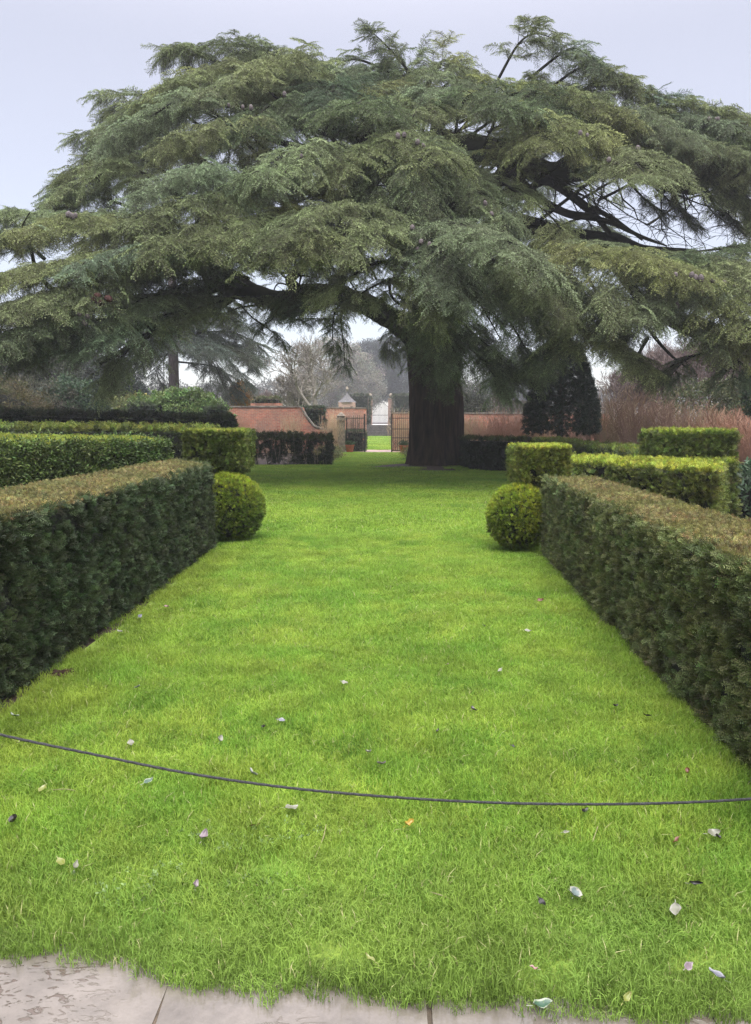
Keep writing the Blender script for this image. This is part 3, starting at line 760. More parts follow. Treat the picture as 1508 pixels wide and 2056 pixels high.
limb([(1370, 660, 19.5), (1420, 680, 18.8), (1460, 710, 18), (1500, 740, 17.5)], [.08, .07, .05, .03], 6)
limb([(1290, 600, 20.6), (1300, 650, 19.8), (1340, 705, 19), (1400, 752, 18.4)], [.08, .06, .035, .012], 6)
limb([(880, 640, 25.6), (870, 560, 23.4), (850, 500, 21), (830, 460, 18.6), (820, 450, 17)], [.36, .25, .18, .12, .04], 8)
limb([(890, 660, 25.5), (930, 590, 22.8), (960, 540, 20), (990, 500, 17.5)], [.3, .2, .14, .05], 8)
limb([(330, 600, 20), (210, 610, 18.5), (120, 590, 17.6), (75, 545, 17.3), (62, 500, 17.3), (45, 458, 17.4), (60, 425, 17.4)], [.09, .08, .06, .05, .035, .022, .01], 6)
limb([(560, 545, 18.5), (600, 552, 18.3), (640, 560, 18)], [.035, .025, .01], 5)
limb([(430, 505, 21), (500, 535, 20), (560, 556, 19)], [.05, .035, .01], 5)

# a bough: drooping plate of fronds either side of a spine
GAPS = [  # where the photograph shows sky through the crown
    ((515, 562), (88, 36)), ((625, 405), (32, 16)), ((735, 600), (75, 42)), ((700, 655), (110, 28)), ((960, 660), (42, 36)), ((1010, 700), (40, 50)), ((590, 680), (110, 45)),
    ((1240, 405), (135, 52)), ((1345, 440), (115, 60)), ((1410, 470), (70, 40)), ((900, 400), (18, 36)), ((915, 250), (80, 16)), ((1020, 235), (40, 9)), ((1100, 430), (40, 25)),
    ((480, 660), (75, 60)), ((770, 720), (50, 45)), ((720, 560), (30, 20)), ((640, 640), (60, 30)), ((1090, 350), (30, 18)), ((770, 560), (25, 30)), ((290, 650), (35, 16))]
def in_gap(p, soft=.88):
    x, y, f = project(p)
    for (cx, cy_), (rx, ry) in GAPS:
        q = ((x-cx)/rx)**2 + ((y-cy_)/ry)**2
        if q < 1 and rng.random() < soft: return True
    return False
BN = 0
LEAFPOS = []
def bough(ctl, w=1.5, dens=1.0, tint=None, hang=.35, droop=.35, wood=.05, fs=1.0, parent=None, origin=None, gap=True, start=.12, ps=None, base=None, soft=.88, ptw=.45):
    """ctl: world points from the limb to the tip"""
    global BN
    parent = parent or cedar; org = origin if origin is not None else C0
    ctl = [Vector(c) for c in ctl]
    L = sum((b-a).length for a, b in zip(ctl, ctl[1:]))
    pts = catmull(ctl, 40)
    mb = MB()
    P_ = []; D_ = []; S_ = []; C_ = []; RL = []
    tnt = np.array(tint if tint is not None else NEEDLE) if base is None else np.array(base)
    tnt = tnt*(1 + rng.normal(0, .10))
    yb = rng.normal(0, 1)
    tnt = tnt*np.array((1 + .05*yb, 1 + .02*yb, 1 - .08*yb))
    nb = max(6, int(L/(.34*fs)*dens**.5))
    for i in range(nb):
        t = start + (1-start)*(i + rng.random())/nb
        k = min(int(t*39), 38); c = pts[k].lerp(pts[k+1], t*39 - k)
        T = (pts[k+1]-pts[k]).normalized(); Th = Vector((T.x, T.y, 0)).normalized() if abs(T.z) < .98 else Vector((0, -1, 0))
        Sd = Vector((-Th.y, Th.x, 0))
        for sg in (-1, 1):
            ll = w*(1 - .62*t**1.5)*rng.uniform(.55, 1.15)*min(1, .35 + 2.2*t)
            a = rng.uniform(.75, 1.25)
            d = (T*math.cos(a) + Sd*sg*math.sin(a)).normalized()
            dr = droop*rng.uniform(.4, 1.1)
            tips = [c + d*(ll*u) + Vector((0, 0, .05*ll*math.sin(u*3) - dr*ll*u*u)) for u in (0, .35, .7, 1)]
            if wood and ll > .5*fs and rng.random() < .6 and not (gap and in_gap(tips[2], .9)):
                mb.tube([q - org for q in tips], [wood*.28, wood*.2, wood*.14, wood*.06], 3, cap=False)
            m = max(2, int(ll/(.30*fs)*dens**.5 + rng.random()))
            for j in range(m):
                u = (j + rng.random()*.9)/m
                q = c + d*(ll*u) + Vector((0, 0, .05*ll*math.sin(u*3) - dr*ll*u*u))
                for s2 in ((-1, 1) if rng.random() < .75 else (0,)):
                    dd = (d*math.cos(.6) + d.cross(Vector((0, 0, 1)))*s2*math.sin(.8)*rng.uniform(.3, 1.2)).normalized()
                    if rng.random() < hang*(.2 + .6*u):
                        dd = (dd*.5 + Vector((0, 0, -1))*rng.uniform(.4, 1.4)).normalized(); kk = rng.uniform(.4, .8)
                    else:
                        dd = (dd + Vector((0, 0, rng.uniform(-.42, .12) - .22*u))).normalized(); kk = rng.uniform(.55, 1.0)
                    q2 = q + Vector((rng.normal(0, .05), rng.normal(0, .05), rng.normal(0, .04)))*fs
                    if gap and in_gap(q2 + dd*.3*fs, soft): continue
                    P_.append(q2 - org); D_.append(dd); S_.append(kk*fs); RL.append(rng.normal(0, .35))
                    C_.append(tnt*(1 + rng.normal(0, .14)))
    # tip frond
    T = (pts[-1]-pts[-3]).normalized()
    for _ in range(3):
        P_.append(pts[-1] - T*rng.uniform(0, .3)*fs - org); D_.append((T + Vector((rng.normal(0, .25), rng.normal(0, .25), rng.normal(-.1, .15)))).normalized()); S_.append(rng.uniform(.7, 1)*fs); RL.append(0); C_.append(tnt)
    if wood:
        n = len(pts); rr = [wood*(1 - .85*i/(n-1)) for i in range(n)]
        mb.tube([p - org for p in pts], rr, 5)
    if mb.v: b = mb.build('bough', M_LIMB, parent)
    else: b = parent
    scatter('foliage', ps or P_FROND, np.array([tuple(p) for p in P_]), dir2rot(np.array([tuple(d) for d in D_]), np.array(RL)), np.array(S_), np.array(C_).clip(.005, .6), b)
    if parent is cedar: LEAFPOS.append(np.array([tuple(p + C0) for p in P_]))
    BN += len(P_)
def B(px, **k):
    k.setdefault('fs', .78); k.setdefault('dens', 1.0)
    bough([W(*p) for p in px], **k)

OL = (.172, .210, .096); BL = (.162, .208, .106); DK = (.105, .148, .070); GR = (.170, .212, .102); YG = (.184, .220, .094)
# ---- lower tiers, read off the photograph (photo x, photo y, distance)
B([(440, 500, 22.5), (300, 452, 20), (150, 440, 18), (20, 470, 17)], w=1.7, tint=GR, hang=.4)
B([(420, 470, 22.5), (260, 430, 20.5), (110, 432, 19), (10, 425, 18.4)], w=1.3, tint=BL, hang=.4)
B([(90, 520, 18), (40, 480, 17.4), (-20, 470, 17)], w=.9, tint=BL, hang=.6, dens=.6)
B([(620, 475, 22), (460, 462, 19), (310, 490, 17.2), (150, 535, 16.2)], w=1.7, tint=GR)
B([(560, 450, 21), (450, 452, 18), (370, 465, 16.8), (300, 492, 16.2)], w=1.4, tint=YG, hang=.55)
B([(600, 450, 22), (540, 440, 18.5), (470, 450, 17), (430, 490, 16.4)], w=1.3, tint=OL, hang=.6)
B([(420, 535, 21), (220, 555, 17.5), (90, 590, 16.2), (-10, 620, 15.5)], w=1.5, tint=OL, hang=.45)
B([(400, 520, 21), (240, 510, 18), (100, 530, 16.6), (-30, 560, 15.8)], w=1.5, tint=GR, hang=.4)
B([(390, 590, 21), (210, 600, 17.6), (70, 645, 16.4), (-40, 690, 15.6)], w=1.5, tint=GR, hang=.45)
B([(330, 640, 20), (160, 645, 17.6), (30, 680, 16.5), (-60, 710, 16)], w=1.1, tint=DK, hang=.5)
B([(330, 640, 20), (220, 650, 18.4), (120, 685, 17.2), (60, 710, 17)], w=1.1, tint=DK, hang=.5)
B([(350, 630, 20.4), (280, 680, 18.4), (235, 730, 17.8), (215, 770, 17.6)], w=.9, tint=OL, hang=.6)
B([(400, 620, 21), (300, 640, 18), (230, 650, 17.2), (170, 690, 16.6)], w=1.1, tint=BL, hang=.5)
B([(460, 600, 22), (370, 590, 18.8), (290, 600, 17.6), (230, 635, 16.8)], w=.9, tint=GR, hang=.4)
B([(560, 605, 22.5), (490, 597, 19.6), (410, 615, 18.4), (345, 645, 17.6)], w=.7, tint=OL, hang=.3)
B([(560, 605, 22.5), (520, 612, 20.5), (480, 618, 19.4), (450, 630, 18.8)], w=.6, tint=OL, hang=.4)
B([(650, 600, 23), (600, 612, 21.5), (560, 630, 20.6), (535, 650, 20.2)], w=.7, tint=DK, hang=.5)
B([(120, 650, 19), (40, 670, 18), (-20, 690, 17.6), (-80, 710, 17)], w=1.1, tint=DK, hang=.6)
B([(300, 560, 21), (180, 580, 18.4), (100, 610, 17), (60, 650, 16.6)], w=1.3, tint=GR, hang=.6)
B([(500, 560, 22), (420, 520, 20.4), (350, 520, 19.2), (300, 560, 18.4)], w=1.3, tint=DK, hang=.6)
B([(480, 560, 22), (420, 560, 20.2), (350, 580, 19), (290, 600, 18.4)], w=1.2, tint=DK, hang=.6)
# centre
B([(870, 430, 22.5), (720, 415, 18), (610, 428, 16.8), (540, 470, 16)], w=1.5, tint=OL, hang=.45)
B([(880, 440, 22), (790, 440, 18.2), (720, 455, 16.8), (670, 500, 16.2)], w=1.3, tint=GR, hang=.45)
B([(850, 440, 21), (900, 445, 17.4), (1000, 478, 15.8), (1090, 530, 15.2)], w=1.5, tint=GR, hang=.45)
B([(820, 450, 20), (740, 475, 18), (620, 480, 16.8), (530, 515, 16)], w=1.3, tint=OL, hang=.4)
B([(820, 440, 20), (650, 460, 17), (600, 470, 16.4), (560, 500, 16)], w=1.1, tint=YG, hang=.4)
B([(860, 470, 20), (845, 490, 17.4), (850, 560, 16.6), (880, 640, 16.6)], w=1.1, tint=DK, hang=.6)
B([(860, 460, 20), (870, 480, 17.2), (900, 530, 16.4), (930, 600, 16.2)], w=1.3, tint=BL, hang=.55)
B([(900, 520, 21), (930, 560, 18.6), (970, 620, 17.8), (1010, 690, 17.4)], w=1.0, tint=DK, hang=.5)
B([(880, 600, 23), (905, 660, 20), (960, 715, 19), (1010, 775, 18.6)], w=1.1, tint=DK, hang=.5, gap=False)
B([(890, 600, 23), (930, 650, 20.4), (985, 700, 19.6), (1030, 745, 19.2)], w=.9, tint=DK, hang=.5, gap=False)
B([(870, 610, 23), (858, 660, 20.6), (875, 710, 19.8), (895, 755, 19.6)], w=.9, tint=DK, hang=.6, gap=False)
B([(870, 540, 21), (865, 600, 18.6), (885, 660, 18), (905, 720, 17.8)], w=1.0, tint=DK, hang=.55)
B([(820, 520, 21), (750, 530, 18), (700, 560, 17.2), (650, 590, 17)], w=1.0, tint=GR, hang=.45, soft=.7)
B([(830, 560, 22), (790, 560, 19), (740, 580, 18), (700, 610, 17.6)], w=.8, tint=GR, hang=.5, soft=.6)
B([(760, 610, 22.5), (690, 605, 19.6), (640, 605, 18.8), (605, 620, 18.4)], w=.7, tint=DK, hang=.45, soft=.6)
B([(640, 500, 21), (610, 540, 20), (600, 580, 19.6), (600, 595, 19.5)], w=.8, tint=DK, hang=.5)
B([(690, 480, 20), (680, 520, 18.4), (700, 560, 18), (720, 590, 18)], w=1.0, tint=GR, hang=.5)
B([(700, 600, 19), (685, 640, 18.2), (690, 690, 18), (692, 735, 18)], w=.26, tint=DK, hang=.7, gap=False, dens=.5, wood=.03, fs=.45)
B([(690, 600, 19), (672, 630, 18.2), (668, 670, 18), (670, 700, 18)], w=.24, tint=DK, hang=.7, gap=False, dens=.5, wood=.03, fs=.45)
B([(560, 620, 20.6), (590, 640, 20), (620, 640, 19.6), (655, 640, 19.4)], w=.4, fs=.5, tint=DK, hang=.5, gap=False, dens=.5, wood=.03)
B([(820, 610, 20.6), (800, 640, 19.6), (785, 680, 19.2), (782, 705, 19.2)], w=.35, fs=.5, tint=OL, hang=.6, gap=False, dens=.6, wood=.03)
B([(480, 610, 20.6), (510, 640, 20), (545, 665, 19.6), (570, 690, 19.4)], w=.3, fs=.45, tint=DK, hang=.6, gap=False, dens=.5, wood=.03)
B([(780, 560, 20.6), (790, 600, 19.6), (840, 630, 19.2), (870, 670, 19)], w=.9, tint=DK, hang=.5, gap=False)
# right
B([(1010, 450, 23), (1160, 492, 18), (1300, 512, 16.6), (1400, 550, 15.8)], w=1.5, tint=YG, hang=.4)
B([(1090, 500, 22), (1180, 485, 18.2), (1245, 540, 16.6), (1275, 610, 16)], w=1.5, tint=OL, hang=.5)
B([(1230, 515, 22), (1340, 508, 19), (1440, 520, 17.6), (1540, 540, 16.6)], w=1.4, tint=OL, hang=.4)
B([(1280, 520, 21), (1400, 525, 18), (1480, 540, 16.8), (1560, 570, 16)], w=1.4, tint=YG, hang=.4)
B([(1400, 545, 20), (1400, 556, 17.6), (1330, 585, 16.6), (1270, 630, 16)], w=1.3, tint=GR, hang=.5)
B([(1440, 560, 20), (1460, 575, 17), (1500, 600, 16), (1560, 650, 15.4)], w=1.4, tint=YG, hang=.45)
B([(1260, 600, 20), (1340, 630, 17.6), (1400, 645, 16.8), (1445, 680, 16.4)], w=1.0, tint=GR, hang=.45)
B([(1330, 600, 20), (1400, 600, 17.6), (1440, 630, 16.8), (1460, 690, 16.4)], w=1.2, tint=OL, hang=.5)
B([(1110, 630, 21), (1160, 655, 18.6), (1230, 690, 17.6), (1300, 735, 17.2)], w=1.1, tint=BL, hang=.45, gap=False)
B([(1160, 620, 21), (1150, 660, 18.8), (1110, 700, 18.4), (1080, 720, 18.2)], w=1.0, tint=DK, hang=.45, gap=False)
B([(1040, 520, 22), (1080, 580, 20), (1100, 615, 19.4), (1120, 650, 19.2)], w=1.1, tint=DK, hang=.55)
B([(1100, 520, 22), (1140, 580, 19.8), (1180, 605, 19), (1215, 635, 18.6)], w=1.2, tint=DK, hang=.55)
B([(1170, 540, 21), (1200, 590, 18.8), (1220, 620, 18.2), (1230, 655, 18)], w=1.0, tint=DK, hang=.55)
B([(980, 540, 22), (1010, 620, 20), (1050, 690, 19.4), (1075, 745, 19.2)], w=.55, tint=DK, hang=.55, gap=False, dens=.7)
B([(960, 520, 22), (1000, 570, 19.4), (1040, 600, 18.6), (1080, 650, 18.2)], w=1.0, tint=DK, hang=.5)
B([(1040, 480, 21), (1060, 520, 18), (1100, 560, 17), (1140, 620, 16.6)], w=1.2, tint=GR, hang=.5)
B([(1480, 640, 19), (1430, 700, 17.8), (1380, 720, 17.2), (1350, 750, 17)], w=.9, tint=DK, hang=.5, dens=.3, fs=.6)
B([(1540, 620, 19), (1510, 680, 17.6), (1480, 720, 17), (1470, 760, 16.8)], w=1.0, tint=DK, hang=.5, dens=.35, fs=.6)
B([(1300, 680, 19), (1280, 720, 18.2), (1300, 740, 17.8), (1330, 760, 17.6)], w=.6, tint=DK, hang=.5, dens=.3, fs=.6)
B([(1560, 480, 20), (1480, 495, 18.6), (1400, 505, 17.8), (1340, 515, 17.4)], w=.9, tint=DK, hang=.35)
# middle tier in front
B([(910, 330, 23.5), (810, 278, 19.4), (720, 300, 18.4), (660, 350, 18)], w=1.5, tint=GR, hang=.5)
B([(920, 325, 23), (835, 285, 18.8), (850, 340, 17.8), (880, 420, 17.4)], w=1.3, tint=BL, hang=.5)
B([(900, 320, 23), (800, 290, 19), (770, 340, 18.2), (750, 400, 17.8)], w=1.2, tint=BL, hang=.55)
B([(940, 330, 23), (920, 340, 19.8), (960, 380, 18.8), (1000, 440, 18.4)], w=1.0, tint=BL, hang=.5)
B([(960, 340, 23), (1020, 375, 20), (1090, 420, 19), (1135, 470, 18.6)], w=1.2, tint=GR, hang=.45)
B([(960, 360, 22), (980, 400, 19), (1000, 440, 18.2), (1020, 480, 18)], w=.9, tint=BL, hang=.5)
B([(660, 400, 22), (500, 360, 19), (380, 350, 18.2), (280, 390, 17.6)], w=1.6, tint=BL, hang=.45)
B([(660, 380, 22), (620, 330, 19.6), (560, 355, 18.6), (490, 400, 18)], w=1.4, tint=BL, hang=.45)
B([(560, 420, 21), (430, 395, 18.4), (350, 410, 17.6), (270, 440, 17)], w=1.4, tint=OL, hang=.45)
B([(600, 420, 21), (520, 390, 18.8), (470, 400, 18), (430, 430, 17.6)], w=1.2, tint=GR, hang=.45)
B([(720, 380, 22), (640, 390, 19.2), (590, 410, 18.4), (540, 430, 18)], w=1.1, tint=YG, hang=.4)
B([(760, 380, 22), (700, 380, 19.6), (680, 410, 18.8), (640, 420, 18.4)], w=1.0, tint=OL, hang=.4)

# ---- upper crown: boughs shingled over its domed outline
A_AZ = [-PI, -PI*.5, 0, PI*.5, PI]                    # left, front, right, back, left
PR = {  # distance from the crown axis -> height of its outline, by side
    'l': ([0, 4, 8.3, 9.6, 10.6, 11.2, 12.0], [13.4, 13.2, 12.3, 10.8, 9.2, 7.9, 6.4]),
    'f': ([0, 2, 5, 6.5, 8, 9.3, 10.4], [12.9, 12.3, 10.8, 9.8, 8.5, 7.1, 5.6]),
    'r': ([0, 2.5, 4.6, 6, 8, 10.5, 13], [13.3, 13.2, 12.4, 11.5, 10.7, 10.0, 9.0]),
    'b': ([0, 4, 7, 9, 10.5, 11.5], [13.3, 12.8, 11.0, 9.0, 7.0, 5.0])}
def outline(phi, r):
    c, s = math.cos(phi), math.sin(phi)
    a = np.interp(r, *PR['r' if c > 0 else 'l']); b = np.interp(r, *PR['b' if s > 0 else 'f'])
    return a*c*c + b*s*s
AX = Vector((1.4, 26.0, 0))
TOPX = [-400, -50, 0, 110, 150, 200, 330, 345, 560, 680, 745, 850, 960, 1060, 1150, 1200, 1300, 1400, 1508, 1700]; TOPY = [440, 440, 430, 392, 292, 205, 152, 95, 92, 112, 85, 108, 92, 70, 88, 140, 178, 198, 238, 270]
def azi(i): return i
tiers = []
for ring, (r0, cnt) in enumerate([(1.6, 6), (3.4, 11), (5.2, 16), (6.9, 21), (8.4, 24), (9.8, 26), (11.0, 26), (12.4, 10)]):
    for i in range(cnt):
        phi = 2*PI*(i + rng.uniform(-.3, .3) + .5*(ring % 2))/cnt; r = r0 + rng.uniform(-.5, .5)
        c, s = math.cos(phi), math.sin(phi)
        if s > .25 and rng.random() < .45: continue            # the far side, seen only through the top
        if r > 11.6 and c < .2: continue
        z = outline(phi, r) + rng.normal(0, .28)
        if c > .55 and z < 9.6:
            if s < -.35: continue
            z = rng.uniform(9.3, 9.8)
        if z < 6.9 + .4*(s < -.5): continue
        tip = AX + Vector((c*r, s*r, z - rng.uniform(.3, .8)))
        lb = min(r + .5, rng.uniform(3.4, 5.0)); r1 = r - lb
        b0 = AX + Vector((c*r1, s*r1, z - .2 - .12*lb + rng.uniform(-.2, .2)))
        sw = rng.normal(0, .5)
        mid = AX + Vector((c*(r - lb*.45) - s*sw, s*(r - lb*.45) + c*sw, z + .30 + .1*rng.random()))
        if r1 < .3: b0 = AX + Vector((.3*c, .3*s, z - .7)); tip.z -= .25; mid.z -= .45
        for _k in range(24):                                   # keep under the crown's real outline
            if all(project(q)[1] > np.interp(project(q)[0], TOPX, TOPY) + 16 for q in (mid, mid.lerp(tip, .5), tip)): break
            for q in (mid, tip, b0): q.z -= .12
        tiers.append((b0, mid, tip, r))
for b0, mid, tip, r in tiers:
    px_, py_, _ = project(tip)
    tn = [GR, BL, OL, DK, GR, YG][rng.integers(0, 6)]
    bough([b0, mid, mid.lerp(tip, .6) + Vector((0, 0, .12)), tip], w=rng.uniform(1.25, 1.75), tint=tn, hang=rng.uniform(.25, .5), dens=.86, fs=.85, wood=.05, droop=.45)
# scaffold limbs inside the dome that carry them
for i in range(22):
    phi = 2*PI*i/22 + rng.normal(0, .1); c, s = math.cos(phi), math.sin(phi)
    rr_ = rng.uniform(4.5, 7.5); z = outline(phi, rr_) - rng.uniform(1.3, 2.0)
    if c > .5 and z < 9.6: continue
    z0 = min(z - 1.2, rng.uniform(5.2, 9.5))
    a = Vector((TX + .1, TY, z0)); e_ = AX + Vector((c*rr_, s*rr_, z))
    ctl = [a, a.lerp(e_, .33) + Vector((0, 0, .5 + .15*(z-z0))), a.lerp(e_, .7) + Vector((0, 0, .25)), e_]
    if any(in_gap(q, 1) for q in ctl[1:]): continue
    pp = catmull([q - C0 for q in ctl], 18); mb = MB(); mb.tube(pp, [.22*(1-.93*k/17) for k in range(18)], 8)
    mb.build('limb', M_LIMB, cedar, smooth=True)
# top edge accents
B([(640, 160, 25), (520, 98, 24.6), (430, 90, 24.3), (338, 104, 24)], w=1.1, tint=GR, hang=.5, gap=False)
B([(520, 150, 25), (420, 118, 24.5), (370, 104, 24.2), (335, 98, 24)], w=.9, tint=GR, hang=.5, gap=False)
B([(470, 200, 24.5), (370, 186, 24), (280, 190, 23.6), (192, 191, 23.2)], w=.55, tint=BL, hang=.7, gap=False, dens=.7)
B([(480, 215, 24), (360, 205, 23.6), (280, 214, 23.4), (215, 226, 23.2)], w=.7, tint=GR, hang=.5, gap=False)
B([(420, 280, 24), (300, 262, 23), (220, 262, 22.6), (152, 274, 22.4)], w=.8, tint=GR, hang=.5, gap=False)
B([(850, 180, 25), (800, 118, 24.6), (768, 84, 24.4), (745, 62, 24.3)], w=.55, tint=GR, hang=.3, gap=False)
B([(1000, 160, 25), (1040, 90, 24.6), (1075, 68, 24.4), (1120, 80, 24.3)], w=1.3, tint=GR, hang=.4, gap=False)
B([(1060, 160, 25), (1140, 100, 24.6), (1180, 110, 24.4), (1210, 135, 24.2)], w=1.1, tint=GR, hang=.45, gap=False)
B([(1120, 220, 25), (1200, 165, 24.6), (1270, 175, 24.3), (1330, 205, 24)], w=1.3, tint=GR, hang=.45, gap=False)
B([(1100, 180, 25), (1170, 135, 24.8), (1230, 150, 24.5), (1280, 180, 24.3)], w=1.1, tint=OL, hang=.45, gap=False)
B([(1250, 270, 24.5), (1300, 215, 24.2), (1360, 205, 24), (1420, 225, 23.8)], w=1.2, tint=GR, hang=.45, gap=False)
B([(1240, 260, 24), (1340, 215, 23.8), (1430, 222, 23.6), (1530, 250, 23.4)], w=1.2, tint=GR, hang=.45, gap=False)
B([(300, 430, 22), (200, 395, 22), (150, 388, 21.8), (108, 392, 21.6)], w=.9, tint=BL, hang=.5, gap=False)
B([(320, 360, 22.6), (230, 330, 22.4), (170, 338, 22.2), (128, 352, 22)], w=1.0, tint=GR, hang=.5, gap=False)
B([(1400, 300, 24), (1450, 360, 23), (1490, 400, 22.6), (1520, 450, 22.4)], w=1.3, tint=DK, hang=.6, gap=False)
B([(1430, 300, 24), (1480, 330, 22.6), (1530, 350, 22), (1600, 380, 21.6)], w=1.4, tint=GR, hang=.5, gap=False)
# thin, half-bare hanging sprays in the gap at the right
for (a, b, c_) in (((1250, 350), (1290, 395), (1330, 425)), ((1340, 370), (1370, 420), (1400, 450)), ((1420, 380), (1440, 420), (1470, 440)), ((1300, 360), (1340, 400), (1380, 430))):
    B([(*a, 24), (*b, 23.8), (*c_, 23.6)], w=.6, fs=.6, tint=(.08, .11, .06), hang=.5, gap=False, dens=.3, wood=.05)
for _ in range(34):
    x = rng.uniform(1080, 1500); y = float(np.interp(x, [1080, 1200, 1330, 1500], [345, 350, 372, 360]))
    mb = MB(); a = W(x, y, 24) - C0; pp = [a]
    dx = rng.normal(.25, .35)
    for k in range(6): pp.append(pp[-1] + Vector((dx + rng.normal(0, .12), rng.normal(-.05, .1), -.33 + rng.normal(0, .12))))
    mb.tube(pp, [.03, .026, .022, .018, .012, .008, .004], 4)
    for q in pp[1:]:
        for _k in range(3):
            e_ = q + Vector((rng.normal(0, .4), rng.normal(0, .3), rng.normal(-.15, .2))); mb.tube([q, q.lerp(e_, .5) + Vector((0, 0, .04)), e_], [.010, .007, .003], 3, cap=False)
    mb.build('twig', M_LIMB, cedar)
for q_ in ([(1240, 290, 24.5), (1320, 270, 23), (1390, 280, 22.3), (1450, 310, 22)], [(1150, 260, 24.5), (1230, 235, 23), (1300, 250, 22.2), (1350, 290, 21.8)], [(1120, 300, 24), (1190, 275, 22.6), (1240, 290, 22), (1290, 330, 21.6)], [(1330, 330, 23.6), (1400, 300, 22.4), (1460, 300, 21.8), (1530, 330, 21.4)], [(1180, 330, 23.6), (1250, 305, 22.6), (1310, 310, 22.2), (1350, 340, 22)], [(1300, 250, 24.5), (1390, 235, 23.4), (1460, 250, 22.8), (1540, 280, 22.4)], [(1050, 300, 24), (1080, 270, 22.6), (1130, 280, 22), (1170, 320, 21.8)], [(1380, 240, 24.6), (1440, 225, 24), (1490, 240, 23.6), (1560, 265, 23.2)]):
    B(q_, w=1.3, tint=[GR, BL, OL, GR][rng.integers(0, 4)], hang=.45)

# upright grey cones on the boughs
ALLP = np.concatenate(LEAFPOS)
pj = np.array([project(p) for p in ALLP])
M_CONE = simple_mat('grey_green_cone', (.07, .060, .058), (.14, .115, .115), 30, .7, .6, 60)
M_CONE2 = simple_mat('rotten_brown_cone', (.035, .014, .012), (.085, .035, .028), 30, .8, .6, 60)
def cone_mesh(mat, r=.062, h=.16):
    mb = MB(); prof = []
    for k in range(9):
        t_ = k/8; prof.append((r*math.sin(PI*(.12 + .86*t_))**.6*(1 + .05*(k % 2)) if k < 8 else .008, h*t_))
    mb.lathe(prof, 9); return mesh('cedar_cone', mb.v, mb.f, [mat], smooth=False)
CM = cone_mesh(M_CONE); CM2 = cone_mesh(M_CONE2, .085, .13)
for i, (x, y) in enumerate([(460, 212), (468, 216), (478, 214), (488, 217), (505, 218), (575, 345), (585, 350), (572, 192), (605, 315), (812, 272), (800, 276), (838, 288), (852, 293), (828, 458), (842, 472), (844, 486), (838, 500), (862, 492), (988, 430), (975, 410),
                           (1165, 270), (1180, 272), (1262, 268), (1272, 266), (1288, 276), (1282, 300), (1222, 322), (1425, 240), (1438, 240), (1442, 241), (135, 432), (148, 436), (152, 434), (1358, 552), (1388, 554), (1396, 558), (1408, 562), (1432, 564), (1455, 566), (1475, 574), (1360, 615), (160, 632), (178, 636), (172, 650)]):
    q = np.hypot(pj[:, 0]-x, pj[:, 1]-y); ok = np.where(q < 16)[0]
    if len(ok) == 0: ok = [int(np.argmin(q))]
    k = ok[int(np.argmin(ALLP[ok][:, 1]))]
    p = W(x, y, ALLP[k][1] - .12)
    c = link('cedar_cone', CM, cedar); c.location = p - C0 - Vector((0, 0, .04)); c.rotation_euler = (rng.normal(0, .2), rng.normal(0, .2), rng.uniform(0, 6)); s = rng.uniform(.65, .95); c.scale = (s, s, s)
for (x, y) in ((190, 607), (203, 611), (216, 605), (198, 600)):
    c = link('cedar_cone', CM2, cedar); c['label'] = 'open dark brown cone'; c.location = W(x, y, 16.0) - C0; c.rotation_euler = (rng.normal(0, .6), rng.normal(0, .6), 0)
print('fronds', BN)

rng = np.random.default_rng(33); random.seed(33)

